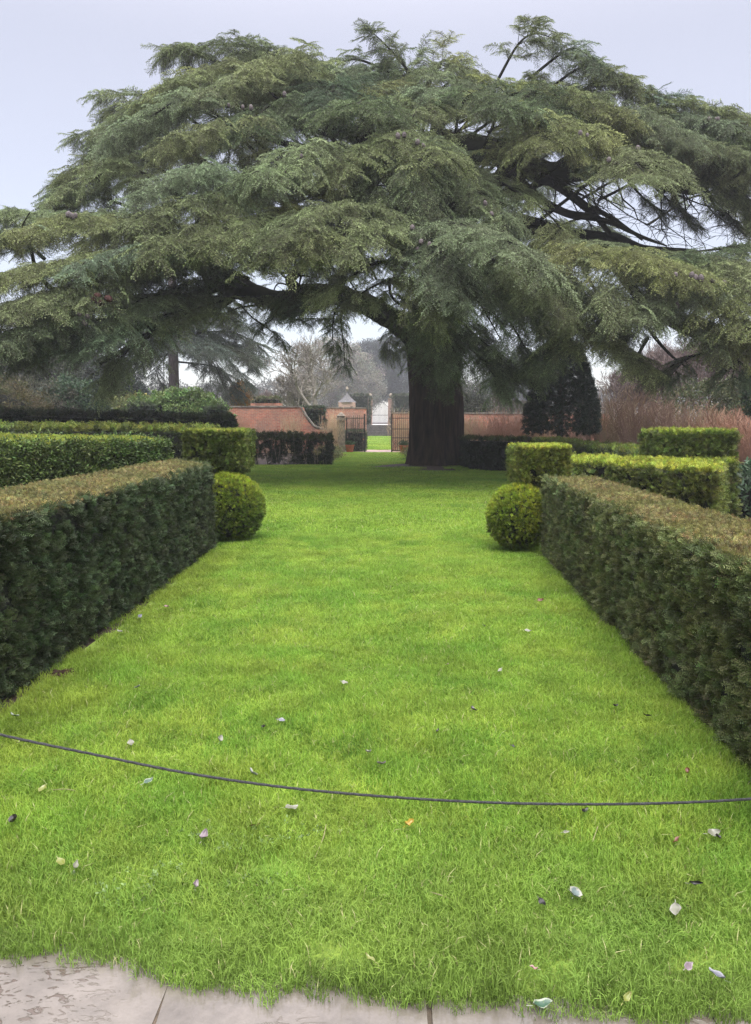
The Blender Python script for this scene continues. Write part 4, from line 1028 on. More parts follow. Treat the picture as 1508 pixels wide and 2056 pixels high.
# ================================================================== BEYOND THE HEDGES
def brick_mat(name, c1, c2, mortar, wear=.5, sc=1.0):
    m, t, o = mat_nodes(name)
    co = nn(t, 'ShaderNodeTexCoord'); s = nn(t, 'ShaderNodeSeparateXYZ'); t.links.new(co.outputs['Object'], s.inputs[0])
    ad = nn(t, 'ShaderNodeMath', operation='ADD'); t.links.new(s.outputs[0], ad.inputs[0]); t.links.new(s.outputs[1], ad.inputs[1])
    cb = nn(t, 'ShaderNodeCombineXYZ'); t.links.new(ad.outputs[0], cb.inputs[0]); t.links.new(s.outputs[2], cb.inputs[1])
    b = nn(t, 'ShaderNodeTexBrick'); b.inputs['Color1'].default_value = (*c1, 1); b.inputs['Color2'].default_value = (*c2, 1); b.inputs['Mortar'].default_value = (*mortar, 1)
    b.inputs['Scale'].default_value = 1.0/sc; b.inputs['Mortar Size'].default_value = .009; b.inputs['Brick Width'].default_value = .225; b.inputs['Row Height'].default_value = .075
    t.links.new(cb.outputs[0], b.inputs['Vector'])
    n = noise_node(t, 1.4, 6, .65, co.outputs['Object']); r = nn(t, 'ShaderNodeMapRange'); r.inputs[1].default_value = .45; r.inputs[2].default_value = .7; r.inputs[4].default_value = wear; t.links.new(n.outputs[0], r.inputs[0])
    mx = nn(t, 'ShaderNodeMix', data_type='RGBA'); mx.inputs[7].default_value = (.17, .15, .12, 1); t.links.new(r.outputs[0], mx.inputs[0]); t.links.new(b.outputs['Color'], mx.inputs[6])
    n2 = noise_node(t, 9, 3, .6, co.outputs['Object']); r2 = nn(t, 'ShaderNodeMapRange'); r2.inputs[3].default_value = .65; r2.inputs[4].default_value = 1.35; t.links.new(n2.outputs[0], r2.inputs[0])
    hs = nn(t, 'ShaderNodeHueSaturation'); t.links.new(r2.outputs[0], hs.inputs['Value']); t.links.new(mx.outputs[2], hs.inputs['Color'])
    p = nn(t, 'ShaderNodeBsdfPrincipled'); p.inputs['Roughness'].default_value = .85; t.links.new(hs.outputs[0], p.inputs['Base Color'])
    bp = nn(t, 'ShaderNodeBump'); bp.inputs['Distance'].default_value = .01; bp.inputs['Strength'].default_value = .6; t.links.new(b.outputs['Fac'], bp.inputs['Height']); bp.invert = True
    t.links.new(bp.outputs[0], p.inputs['Normal']); t.links.new(p.outputs[0], o.inputs[0])
    return m
M_BRICK = brick_mat('old_red_brick', (.54, .19, .105), (.36, .12, .075), (.42, .33, .26), .70)
M_BRICKP = brick_mat('pale_pink_brick', (.42, .25, .20), (.34, .19, .15), (.36, .32, .28), .3)
M_COPE = simple_mat('lichened_coping_stone', (.10, .09, .075), (.26, .24, .20), 5, .9, .6)
M_STONE = simple_mat('pale_weathered_stone', (.14, .12, .09), (.30, .26, .20), 6, .85, .7)
M_SLATE = simple_mat('grey_slate', (.07, .07, .075), (.14, .135, .13), 8, .7, .6)
M_TERRA = simple_mat('wet_terracotta', (.30, .075, .035), (.42, .12, .06), 9, .5, .3)
M_LEAD = simple_mat('grey_iron', (.05, .055, .06), (.10, .10, .11), 9, .5, .2)

def prof_wall(name, label, xz, y, th, mat, cope=True, group=None, cat='wall', rz=0, at=None):
    """upright wall whose top follows the outline xz (x, z pairs), thickness th"""
    cx = (xz[0][0] + xz[-1][0])/2
    t_ = thing(name, label, cat, (cx, y, 0) if at is None else at, rz=rz, group=group)
    mb = MB(); n = len(xz)
    for yy in (-th/2, th/2):
        for (x, z) in xz: mb.v += [Vector((x-cx, yy, -.1)), Vector((x-cx, yy, z))]
    for i in range(n-1):
        a = 2*i; b = 2*n + 2*i
        mb.f += [(a, a+2, a+3, a+1), (b, b+1, b+3, b+2), (a+1, a+3, b+3, b+1)]; mb.m += [0]*3
    mb.f += [(0, 1, 2*n+1, 2*n), (2*n-2, 4*n-2, 4*n-1, 2*n-1)]; mb.m += [0, 0]
    mb.build('brickwork', mat, t_)
    if cope:
        # coping stones one by one
        L = 0; seg = [(0, Vector((xz[0][0]-cx, 0, xz[0][1])))]
        for (x, z), (x2, z2) in zip(xz, xz[1:]): L += math.hypot(x2-x, z2-z); seg.append((L, Vector((x2-cx, 0, z2))))
        def at_(s):
            for (a, pa), (b, pb) in zip(seg, seg[1:]):
                if s <= b: return pa.lerp(pb, (s-a)/max(b-a, 1e-6))
            return seg[-1][1]
        k = max(1, int(L/.62))
        for i in range(k):
            a, b = at_(L*i/k + .004), at_(L*(i+1)/k - .004); nrm = (b-a).cross(Vector((0, 1, 0))).normalized()
            if nrm.z < 0: nrm = -nrm
            mb = MB(); o_ = Vector((0, th/2 + .04, 0)); hh = .075 + random.uniform(-.006, .006)
            A = [a - o_ + nrm*.003, b - o_ + nrm*.003, b + o_ + nrm*.003, a + o_ + nrm*.003]; T_ = [q + nrm*hh for q in A]
            mb.v = A + T_; mb.f = [(0, 3, 2, 1), (4, 5, 6, 7), (0, 1, 5, 4), (1, 2, 6, 5), (2, 3, 7, 6), (3, 0, 4, 7)]; mb.m = [0]*6
            mb.build('coping_stone', M_COPE, t_)
    return t_
def X(px, d): return W(px, 1028, d).x
def Zp(py, d): return W(754, py, d).z
# nearer wall with a quarter-round ramp down to the gate pier
pr_ = [(X(405, 39.4), 2.28), (X(612, 39.4), 2.28)]
for k in range(1, 10):
    a = k/9*PI/2; pr_.append((X(613, 39.4) + (X(652, 39.4) - X(613, 39.4))*(1-math.cos(a)), 2.28 - 1.15*math.sin(a)))
pr_.append((X(681, 39.4), 1.10))
prof_wall('brick_wall', 'red brick garden wall whose stone coping sweeps down in a curve to the gate pier', pr_, 39.4, .36, M_BRICK)
prof_wall('brick_wall', 'short red brick wall seen past the curved ramp, just behind the stone gate pier', [(X(640, 46), 2.36), (X(736, 46), 2.32)], 46, .34, M_BRICK)
prof_wall('brick_wall', 'long low brick wall glimpsed between the cedar trunk and the dark trapezoid tree', [(X(785, 41), 1.98), (X(1215, 41), 1.95)], 41.0, .34, M_BRICK)
hedge('boxed_hedge', 'small flat-topped hedge on an orange brick base, standing over the wall top', [(X(512, 44), 43.8), (X(563, 44), 43.8), (X(563, 44), 45), (X(512, 44), 45)], 2.9, ps=P_YEWFAR, dens=130, side=(.06, .07, .035), top=(.12, .13, .06), scl=2, z0=2.60, cat='hedge')
mb = MB(); c_ = (X(512, 44)+X(563, 44))/2
bs = thing('brick_plinth', 'orange brick base below the small flat-topped hedge over the wall', 'plinth', (c_, 44.4, 0)); mb.box(-.85, -.5, 0, .85, .5, 2.6); mb.build('brickwork', M_BRICK, bs)
hedge('dark_hedge', 'dark hedge panel framed by the curved ramp of the brick wall', [(X(608, 43), 42.6), (X(652, 43), 42.6), (X(652, 43), 43.6), (X(608, 43), 43.6)], Zp(819, 43), ps=P_YEWFAR, dens=200, side=(.028, .045, .03), top=(.06, .08, .04), scl=2)
# gate pier
pier = thing('stone_pier', 'pale lichened stone pier with a moulded cap beside the iron gate', 'pier', (X(686, 38.9), 38.9, 0))
mb = MB(); mb.box(-.19, -.19, -.05, .19, .19, 1.62, jit=.006); mb.build('shaft', M_STONE, pier)
mb = MB(); mb.box(-.25, -.25, 1.623, .25, .25, 1.74); mb.box(-.21, -.21, 1.742, .21, .21, 1.84); mb.v += [Vector((-.24, -.24, 1.843)), Vector((.24, -.24, 1.843)), Vector((.24, .24, 1.843)), Vector((-.24, .24, 1.843)), Vector((0, 0, 2.06))]
n = len(mb.v)-5; mb.f += [(n, n+1, n+4), (n+1, n+2, n+4), (n+2, n+3, n+4), (n+3, n, n+4)]; mb.m += [0]*4; mb.build('cap', M_STONE, pier)
# iron gates, standing open
def iron_gate(label, x0, x1, y, h, rz=0):
    g = thing('iron_gate', label, 'gate', (x0, y, 0), rz=rz, group='black iron gates at the end of the lawn'); w = x1 - x0; s = 1 if w > 0 else -1; w = abs(w)
    mb = MB(); mb.box(min(0, .07*s), -.035, 0, max(0, .07*s), .035, h); mb.box(min(w*s, w*s-.05*s), -.025, 0, max(w*s, w*s-.05*s), .025, h*.93)
    for z in (.08, .72, h*.60, h*.88): mb.box(min(.07*s, (w-.05)*s), -.018, z, max(.07*s, (w-.05)*s), .018, z+.035)
    mb.build('frame', M_IRON, g)
    nb = 9
    for i in range(nb):
        x = s*(.07 + (w-.12)*(i+.5)/nb); mb = MB(); mb.tube([(x, 0, .1), (x, 0, h*.9), (x, 0, h*.98)], [.011, .011, .002], 5); mb.build('bar', M_IRON, g)
    for i in range(3):
        mb = MB(); cx = s*(.07 + (w-.12)*(i+.5)/3); mb.tube([(cx + .12*math.cos(k*.45)*(1-k*.03), 0, .40 + .22*math.sin(k*.45)*(1-k*.03)) for k in range(22)], .010, 4); mb.build('scroll', M_IRON, g)
    return g
iron_gate('black iron gate leaf beside the stone pier, behind the nearer terracotta pot', X(734, 38.9), X(696, 38.9), 38.9, 1.95)
iron_gate('black iron gate leaf half hidden by the cedar trunk', X(785, 38.9), X(826, 38.9), 38.9, 1.95)
# pots
def pot(label, px, w, d):
    g = thing('terracotta_pot', label, 'plant pot', (X(px, d), d, 0), group='terracotta pots by the iron gates')
    mb = MB(); r = w/2; mb.lathe([(0, .0), (r*.66, 0), (r*.9, .30), (r*.92, .33), (r*1.06, .335), (r*1.06, .40), (r*.92, .40), (r*.88, .34), (0, .33)], 20); mb.build('bowl', M_TERRA, g, smooth=False)
    n = 60; p = np.stack([rng.normal(0, r*.4, n), rng.normal(0, r*.4, n), rng.uniform(.34, .5, n)], 1)
    scatter('plant', P_LEAF, p, dir2rot(np.stack([rng.normal(0, .5, n), rng.normal(0, .5, n), np.ones(n)], 1), rng.uniform(0, 6, n)), rng.uniform(.5, 1, n), colvar((.05, .09, .04), n), g)
pot('terracotta pot of low green plants in front of the gate leaf by the pier', 703, .46, 38.4)
pot('terracotta pot of low green plants tight against the cedar trunk', 811, .50, 37.6)
# path, far lawn, steps
def flat(name, x0, x1, y0, y1, z, mat): 
    mb = MB(); nx, ny = 8, 24
    for j in range(ny+1):
        for i in range(nx+1): mb.v.append(Vector((x0+(x1-x0)*i/nx, y0+(y1-y0)*j/ny, z)))
    for j in range(ny):
        for i in range(nx): a = j*(nx+1)+i; mb.f.append((a, a+1, a+nx+2, a+nx+1)); mb.m.append(0)
    return mb.build(name, mat, kind='structure')
M_PATH = brick_mat('pink_brick_path', (.40, .26, .22), (.34, .21, .17), (.38, .32, .28), .3)
flat('brick_path', -2.4, 3.2, 38.95, 42.6, -.012, simple_mat('pink_paving', (.30, .20, .17), (.44, .32, .28), 4, .5, .3))
flat('lawn', -7, 9, 42.6, 80, -.012, M_LAWN)
grass('grass', P_GRASSFAR, -2.2, 3.0, 42.8, 79, .8, 2.6, 1.3, lambda x, y: not (53.2 < y < 54.6 and -.5 < x < .9))
st = flat('stone_band', -.45, .85, 53.3, 54.5, .004, simple_mat('pale_flag', (.42, .38, .32), (.6, .56, .5), 3, .6, .2))
steps = thing('stone_steps', 'broad flight of grey stone steps far beyond the open gates', 'steps', (.1, 80, 0))
for k in range(7):
    mb = MB(); mb.box(-1.45, k*.42, 0 if k == 0 else .165*k - .003, 1.45, 3.2, .165*(k+1)-.004, jit=.004); mb.build('step', simple_mat('worn_step', (.035, .03, .028), (.09, .08, .072), 5, .8, .4) if k == 0 else bpy.data.materials['worn_step'], steps)
mb = MB(); mb.box(-60, 83.3, -.04, 60, 205, 1.14); mb.build('terrace', M_SOIL, kind='structure')
flat('terrace_path', -1.6, 1.8, 83.4, 130, 1.15, simple_mat('pale_gravel', (.40, .38, .36), (.55, .53, .5), 8, .8, .4))
for (a, b, lab) in ((739, 748, 'tall thin brick pier of the far gateway, on the pavilion side'), (779, 790, 'tall thin brick pier of the far gateway, nearest the cedar trunk')):
    g = thing('brick_pier', lab, 'pier', (X((a+b)/2, 88), 88, 1.14), group='brick piers of the far gateway'); w = (X(b, 88)-X(a, 88))/2
    mb = MB(); mb.box(-w, -w, 0, w, w, 2.9); mb.build('shaft', M_BRICKP, g); mb = MB(); mb.box(-w-.06, -w-.06, 2.903, w+.06, w+.06, 3.05); mb.build('cap', M_STONE, g)
    mb = MB(); mb.lathe([(.05, 0), (.2, .12), (.26, .28), (.18, .46), (.02, .56)], 12, (0, 0, 3.053)); mb.build('finial', M_STONE, g)
fg = thing('garden_gate', 'faint arched iron gate lost in mist at the end of the vista', 'gate', (X(762, 90), 90, 1.14))
mb = MB(); w = 1.0
for i in range(15):
    x = -w + 2*w*i/14; h = 2.1 + .55*math.cos(x/w*PI/2); mb = MB(); mb.tube([(x, 0, 0), (x, 0, h)], .016, 5); mb.build('bar', M_LEAD, fg)
mb = MB(); mb.tube([(-w + 2*w*i/14, 0, 2.1 + .55*math.cos((-1+2*i/14)*PI/2)) for i in range(15)], .025, 5)
for z in (.1, 1.1): mb.box(-w, -.02, z, w, .02, z+.05)
mb.tube([(0, 0, 2.65), (0, 0, 3.2)], [.02, .005], 5); mb.build('frame', M_LEAD, fg)
for (a, b, lab) in ((706, 741, 'tall clipped grey-green hedge wall between the pavilion and the far gateway'), (790, 822, 'tall hedge wall just beyond the far gateway, beside the cedar trunk')):
    hedge('tall_hedge', lab, [(X(a, 86), 85.5), (X(b, 86), 85.5), (X(b, 86), 88), (X(a, 86), 88)], 4.45, ps=P_YEWFAR, dens=110, side=(.045, .055, .035), top=(.07, .085, .05), scl=3, z0=1.14, batter=.0)
for (a, lab) in ((733, 'small dark clipped bush at the foot of the far pier on the pavilion side'), (793, 'small dark clipped bush at the foot of the far pier beside the trunk')):
    hedge('clipped_bush', lab, [(X(a-7, 84), 84), (X(a+7, 84), 84), (X(a+7, 84), 85), (X(a-7, 84), 85)], 2.1, ps=P_YEWFAR, dens=150, side=(.03, .04, .03), top=(.05, .06, .04), scl=2.4, z0=1.14, batter=0, cat='bush')
# pavilion with swept slate roof
pv = thing('garden_pavilion', 'little pink brick pavilion with a swept concave slate roof and finial', 'pavilion', (X(698, 76), 76, 0))
hw = .82; ze = Zp(808, 76); za = Zp(786, 76)
mb = MB(); mb.box(-hw, -hw, -.05, hw, hw, ze); mb.build('brickwork', M_BRICKP, pv)
mb = MB(); K = 8
for k in range(K+1):
    u = k/K; r = (hw+.16)*((1-u)**1.7)*.94 + .05; z = ze + .003 + (za-ze)*u
    for s in range(8):
        th = PI/4*s + PI/8; rr_ = r/math.cos(PI/8); mb.v.append(Vector((rr_*math.cos(th), rr_*math.sin(th), z)))
for k in range(K):
    for s in range(8): s2 = (s+1) % 8; mb.f.append((k*8+s, k*8+s2, (k+1)*8+s2, (k+1)*8+s)); mb.m.append(0)
mb.f.append(tuple(range(7, -1, -1))); mb.m.append(0); mb.build('roof', M_SLATE, pv)
mb = MB(); mb.lathe([(.05, 0), (.08, .08), (.16, .22), (.10, .36), (.02, .52)], 10, (0, 0, za)); mb.build('finial', M_STONE, pv)
mb = MB(); mb.box(.35, -hw-.02, 2.2, .6, -hw-.003, 3.0); mb.build('window', M_IRON, pv)
# low dark building / fence behind the wall
fb = thing('boarded_fence', 'dark boarded fence panel standing over the brick wall beside the trapezoid tree', 'fence', (X(1030, 46), 46, 0))
for k in range(7):
    mb = MB(); x0 = -.95 + k*.27; mb.box(x0, -.03, 0, x0+.262, .03, Zp(804, 46)+random.uniform(-.01, .01)); mb.build('board', simple_mat('dark_board', (.03, .028, .024), (.07, .065, .055), 6, .85, .3, stretch=(6, 6, .6)) if k == 0 else bpy.data.materials['dark_board'], fb)

hedge('dark_hedge', 'dark low evergreen hedge seen through the bars of the gate by the pier', [(X(697, 40.2), 40.0), (X(731, 40.2), 40.0), (X(731, 40.2), 41), (X(697, 40.2), 41)], 1.05, ps=P_YEWFAR, dens=220, side=(.07, .08, .05), top=(.10, .12, .07), scl=1.6, z0=0, batter=0)
# ---- brick wall close on the right, its bricks laid one by one where they show
M_B = [simple_mat('brick_%s' % n, a, b, 14, .85, .5) for n, a, b in (('rose', (.26, .11, .08), (.42, .20, .15)), ('buff', (.34, .20, .15), (.48, .32, .26)), ('dun', (.22, .13, .10), (.34, .22, .18)))]
M_MORT = simple_mat('lime_mortar', (.34, .32, .30), (.50, .48, .46), 12, .9, .5)
rw = thing('brick_wall', 'pale mortared brick wall at the picture edge, behind the last red stems', 'wall', (11.2, 22.6, 0), rz=R(-14))
mb = MB(); mb.box(-.1, .02, -.05, 9.0, .33, 1.70); mb.build('mortar', M_MORT, rw)
bme = []
for kk in range(6):
    q = MB(); q.box(-.106, -.012, -.0325, .106, .05, .0325, jit=.003); bme.append(mesh('brick', q.v, q.f, [M_B[kk % 3]]))
cnt = 0
for row in range(21):
    for i in range(14):
        x = -.1 + .11 + i*.222 + (.111 if row % 2 else 0)
        b = link('brick', bme[rng.integers(0, 6)], rw); b.location = (x, .02, .035 + row*.0755 + .03); cnt += 1
mb = MB()
for row in range(21):
    for i in range(14, 40):
        x = .01 + i*.222 + (.111 if row % 2 else 0)
        if x < 8.9: mb.box(x-.106, .008, .065+row*.0755-.0325, x+.106, .05, .065+row*.0755+.0325, jit=.003)
mb.build('brickwork', M_B[0], rw, kind='stuff')
for i in range(15):
    mb = MB(); mb.box(-.12 + i*.61, -.04, 1.703, .48 + i*.61, .38, 1.78, jit=.004); mb.build('coping_stone', M_COPE, rw)

# ---- twiggy shrubs
def stems(name, label, x, y, h, spread, n, mat, group=None, cat='shrub', lean=.25, twig=3, th=.010, base=.35):
    t_ = thing(name, label, cat, (x, y, 0), group=group); mb = MB()
    for i in range(n):
        a = rng.uniform(0, 2*PI); r0 = base*rng.random(); l = h*rng.uniform(.6, 1.05); o_ = rng.uniform(.1, 1)*spread
        p0 = Vector((math.cos(a)*r0, math.sin(a)*r0, -.02)); p1 = Vector((math.cos(a)*(r0+o_), math.sin(a)*(r0+o_)*.6, l))
        m_ = p0.lerp(p1, .5) + Vector((rng.normal(0, .09), rng.normal(0, .09), .12*l))
        pp = [p0, m_, p1]; mb.tube(catmull(pp, 6), [th, th*.9, th*.8, th*.65, th*.5, th*.25], 3, cap=False)
        for k in range(twig):
            u = rng.uniform(.3, .95); q = p0.lerp(m_, u*2) if u < .5 else m_.lerp(p1, u*2-1)
            e_ = q + Vector((rng.normal(0, .16), rng.normal(0, .12), rng.uniform(.12, .5)))*max(.6, h*.4); mb.tube([q, q.lerp(e_, .5)+Vector((rng.normal(0, .02), 0, -.01)), e_], [th*.45, th*.35, th*.15], 3, cap=False)
    mb.build('stem', mat, t_, kind='stuff'); return t_
M_RED = simple_mat('red_dogwood_bark', (.36, .20, .135), (.52, .32, .225), 3, .6, 0)
M_PINK = simple_mat('rose_brown_twig', (.30, .20, .15), (.48, .34, .26), 3, .7, 0)
M_TAN = simple_mat('dry_tan_stem', (.38, .28, .17), (.55, .44, .28), 3, .8, 0)
M_GREYT = simple_mat('grey_brown_twig', (.13, .105, .085), (.24, .20, .165), 3, .85, 0)
spots = [(938, 33, 2.3, M_TAN, 'pale straw-coloured stems against the cedar trunk, before the brick wall'),
         (975, 31, 1.9, M_RED, 'low red-stemmed dogwood second from the cedar trunk'), (1015, 31, 2.4, M_RED, 'taller red dogwood thicket just left of the dark trapezoid tree'),
         (1045, 33, 2.2, M_PINK, 'rose-brown twiggy shrub partly behind the trapezoid tree'), (1090, 33, 2.0, M_TAN, 'straw-coloured stems seen under the trapezoid crown'), (1140, 32, 2.2, M_PINK, 'rose-brown stems to the right of the trapezoid tree trunk, below its crown'),
         (1195, 29, 2.9, M_PINK, 'rose-brown thicket touching the trapezoid tree on its far side'), (1235, 28, 3.4, M_TAN, 'tall tan feathery stems behind the long low hedge'), (1275, 27, 3.2, M_PINK, 'tall arching rose-brown shrub before the flat wide cube'),
         (1310, 27, 2.6, M_TAN, 'tan grassy stems directly behind the wide flat cube, its trunk side'), (1350, 26, 2.7, M_PINK, 'rose-brown stems above the middle of the wide flat cube'), (1395, 26, 2.5, M_TAN, 'dry tan stems above the far half of the wide flat cube'),
         (1435, 24, 2.3, M_RED, 'red dogwood rising past the wide flat cube'), (1475, 22, 2.3, M_RED, 'red-stemmed dogwood in front of the pale mortared wall'), (1535, 21, 2.3, M_RED, 'red dogwood at the picture edge against the mortared wall')]
for px_, d, h, m_, lab in spots:
    stems('winter_shrub', lab, X(px_, d), d, h*.84, h*.42, 140, m_, 'winter shrubs with bare coloured stems', th=.013, twig=4)
for px_, d, h, m_, lab in [(455, 38.6, 2.1, M_PINK, 'bare pinkish stems against the left end of the brick wall'), (490, 38.6, 2.0, M_RED, 'reddish bare stems trained up the brick wall'), (535, 38.7, 1.6, M_PINK, 'thin pinkish climber on the middle of the brick wall'), (585, 38.7, 2.0, M_TAN, 'tan dry climber on the wall just before its ramp'),
                           (665, 38.2, 1.9, M_TAN, 'tan dry climber smothering the foot of the wall ramp'), (672, 44.5, 2.3, M_TAN, 'tan bare climber on the short wall behind the pier'), (715, 44.5, 2.2, M_GREYT, 'greyish climber on the short wall behind the iron gate'), (700, 44.3, 2.2, M_PINK, 'rose-brown climber between the pier and the open gate'),
                           (800, 40.4, 2.2, M_TAN, 'straw-coloured climber behind the gate leaf by the trunk'), (815, 40.4, 1.8, M_TAN, 'low straw-coloured climber showing at the trunk edge')]:
    stems('wall_climber', lab, X(px_, d), d, h, .55, 80, m_, 'bare climbers against the garden walls', th=.009, twig=4)
for k, (x, y, lab) in enumerate([(-2.15, 30.5, 'yellowing plant tussock at the corner of the narrow lawn'), (-2.1, 32.5, 'second yellowing tussock along the narrow lawn edge'), (-2.05, 35, 'pale green tussock near the stone pier'), (1.85, 31.5, 'pale tussock at the narrow lawn edge by the trunk'), (1.8, 35, 'small tussock before the pot by the trunk')]):
    t_ = thing('border_plant', lab, 'plant', (x, y, 0), group='tussocks edging the narrow lawn'); n = 260
    p = np.stack([rng.normal(0, .24, n), rng.normal(0, .4, n), np.abs(rng.normal(0, .14, n))], 1)
    scatter('leaves', P_LEAF, p, dir2rot(np.stack([rng.normal(0, .8, n), rng.normal(0, .8, n), np.ones(n)], 1), rng.uniform(0, 6, n)), rng.uniform(.6, 1.3, n), colvar((.20, .19, .07) if k % 2 == 0 else (.14, .17, .07), n), t_)

# ---- bare trees
def bare_tree(label, x, y, h, mat, spread=.6, lev=6, r0=.16, seed=1, z0=0, up=.35, trunk=.22, group='bare winter trees beyond the walls', name='bare_tree', nch=(2, 3), minr=.008):
    r = random.Random(seed); t_ = thing(name, label, 'tree', (x, y, z0), group=group)
    main = MB(); tw = MB()
    def grow(p, d, L, rad, k):
        pts = [p]; dd = d.copy(); n = 4
        for i in range(n):
            dd = (dd + Vector((r.gauss(0, .16), r.gauss(0, .16), r.gauss(up*.18, .10)))).normalized(); pts.append(pts[-1] + dd*L/n)
        rads = [max(minr*.6, rad*(1-.4*i/n)) for i in range(n+1)]
        (main if k < 2 else tw).tube(pts, rads, 7 if k < 2 else (4 if k < 4 else 3), cap=False)
        if k >= lev: return
        for c in range(r.randint(*nch) + (1 if k > 0 else 1)):
            u = r.uniform(.35, 1) if c else 1.0; q = pts[min(int(u*n), n-1)].lerp(pts[min(int(u*n)+1, n)], u*n % 1)
            a = r.uniform(0, 2*PI); ax = dd.orthogonal().normalized(); ax.rotate(Matrix.Rotation(a, 3, dd))
            nd = (dd + ax*spread*r.uniform(.5, 1.5)).normalized()
            grow(q, nd, L*r.uniform(.62, .86), max(minr, rad*.6*r.uniform(.8, 1.1)), k+1)
    grow(Vector((0, 0, -.05)), Vector((r.gauss(0, .05), 0, 1)), h*trunk, r0, 0)
    main.build('trunk', mat, t_, smooth=True); tw.build('branches', mat, t_, kind='stuff'); return t_
M_LICH = simple_mat('lichened_grey_bark', (.15, .135, .11), (.29, .27, .23), 5, .9, .2)
M_TWG = simple_mat('brown_twig', (.115, .085, .075), (.20, .155, .14), 5, .9, 0)
bare_tree('spreading bare grey tree behind the curved brick wall and pavilion', X(655, 50), 50, 11.8, M_LICH, spread=.80, lev=6, r0=.24, seed=5, up=.42, trunk=.26, nch=(2, 3), minr=.017)
bare_tree('second, looser bare tree leaning left behind the brick wall', X(600, 54), 54, 7.2, M_LICH, spread=.75, lev=6, r0=.16, seed=11, up=.35, trunk=.27, nch=(2, 3), minr=.018)
bare_tree('slim bare sapling behind the far left of the brick wall', X(535, 60), 60, 6.6, M_TWG, spread=.5, lev=6, r0=.10, seed=3, up=.8, trunk=.22, minr=.012)
bare_tree('pale bare sapling by the orange-leaved shrub', X(505, 64), 64, 6.5, M_TWG, spread=.5, lev=6, r0=.10, seed=31, up=.8, trunk=.22, minr=.012)
bare_tree('fine bare tree right of the cedar trunk in the mist', X(985, 62), 62, 8.2, M_TWG, spread=.55, lev=6, r0=.12, seed=8, up=.6, trunk=.2, minr=.013)
for i, (px_, d, h, lab) in enumerate([(1215, 42, 8.5, 'bare brown tree close behind the trapezoid topiary tree'), (1275, 44, 9.5, 'bare twiggy tree above the tall tan stems'), (1335, 40, 9.8, 'tall bare tree under the cedar gap, third from the trapezoid tree'),
                                 (1395, 42, 12.6, 'tallest bare tree showing its misty top through the gap in the cedar'), (1450, 38, 10.0, 'bare brown tree above the red dogwood'), (1505, 36, 9.4, 'bare tree at the picture edge behind the mortared wall'), (1570, 40, 11.5, 'bare tree beyond the picture edge, its twigs reaching in')]):
    bare_tree(lab, X(px_, d), d, h, M_TWG, spread=.6, lev=7, r0=.16, seed=40+i, up=.55, trunk=.2, minr=.010)

# ---- leafy shrubs and trees
def lumps(t_, L, n, ps, col, scl, gaps=.0, core=True, seed=0, name='foliage', up=.5):
    P_ = []; D_ = []
    tot = sum(a[3]*a[4] + a[4]*a[5] + a[3]*a[5] for a in L)
    if core:
        bm = bmesh.new()
        for (x, y, z, rx, ry, rz) in L:
            r_ = bmesh.ops.create_icosphere(bm, subdivisions=2, radius=1); 
            for v in r_['verts']: v.co = Vector((x + v.co.x*rx*.80, y + v.co.y*ry*.80, z + v.co.z*rz*.80)) + Vector((vnoise(v.co, 2, seed), 0, vnoise(v.co, 2, seed+4)))*.1*rx
        me = bpy.data.meshes.new('core'); bm.to_mesh(me); bm.free(); me.materials.append(M_CORE); link('core', me, t_)
    for (x, y, z, rx, ry, rz) in L:
        k = int(n*(rx*ry + ry*rz + rx*rz)/tot); d = rng.normal(0, 1, (k, 3)); d /= np.linalg.norm(d, axis=1, keepdims=True)
        f = fnoise(d*1.3 + x, 1.6, seed); f2 = fnoise(d + z, 4.5, seed)
        rad = (1 + .22*f + .14*f2 + rng.normal(0, .05, k))*rng.uniform(.82, 1.02, k)
        keep = f2 > -.55 + gaps; p = d*rad[:, None]*np.array((rx, ry, rz)) + np.array((x, y, z)); keep &= p[:, 2] > .05
        P_.append(p[keep]); D_.append(d[keep])
    P_ = np.concatenate(P_); D_ = np.concatenate(D_); n = len(P_)
    return scatter(name, ps, P_, dir2rot(D_ + rng.normal(0, .5, (n, 3)) + np.array((0, 0, up)), rng.uniform(0, 6.28, n)), rng.uniform(.7, 1.3, n)*scl, colvar(col, n, .2), t_)
def trunk_part(t_, h, r, mat, top=(0, 0)):
    mb = MB(); mb.tube([(0, 0, -.05), (top[0]*.4, top[1]*.4, h*.5), (top[0], top[1], h)], [r*1.3, r, r*.55], 10); mb.build('trunk', mat, t_, smooth=True)
def bush(label, px_, d, L, n, ps, col, scl, cat='shrub', name='evergreen_shrub', group=None, **k):
    if name == 'misty_tree': d *= 1.7; L = [tuple(q*1.7 for q in l) for l in L]; scl *= 1.6
    t_ = thing(name, label, cat, (X(px_, d), d, 0), group=group); lumps(t_, L, n, ps, col, scl, seed=int(px_) % 50, **k); return t_
bush('low yellow-green laurel bank at the left of the clipped green block', 235, 38, [(-1.0, 0, 1.2, 1.0, 1.0, 1.05), (.4, 0, 1.4, 1.3, 1, 1.15)], 1500, P_BIGLEAF, (.17, .20, .075), 1.1, group='laurels before the second cedar')
bush('bright green laurel with upright glossy leaves below the second cedar', 350, 38, [(-1.1, 0, 1.5, 1.2, 1, 1.3), (.5, 0, 1.7, 1.5, 1, 1.35), (1.9, 0, 1.4, 1.1, 1, 1.25)], 2400, P_BIGLEAF, (.12, .19, .055), 1.15, group='laurels before the second cedar')
hedge('clipped_block', 'small square clipped green block set into the laurels', [(X(268, 35), 35), (X(304, 35), 35), (X(304, 35), 35.9), (X(268, 35), 35.9)], Zp(812, 35), ps=P_YEWFAR, dens=200, side=(.03, .05, .03), top=(.06, .085, .04), scl=1.8, cat='hedge')
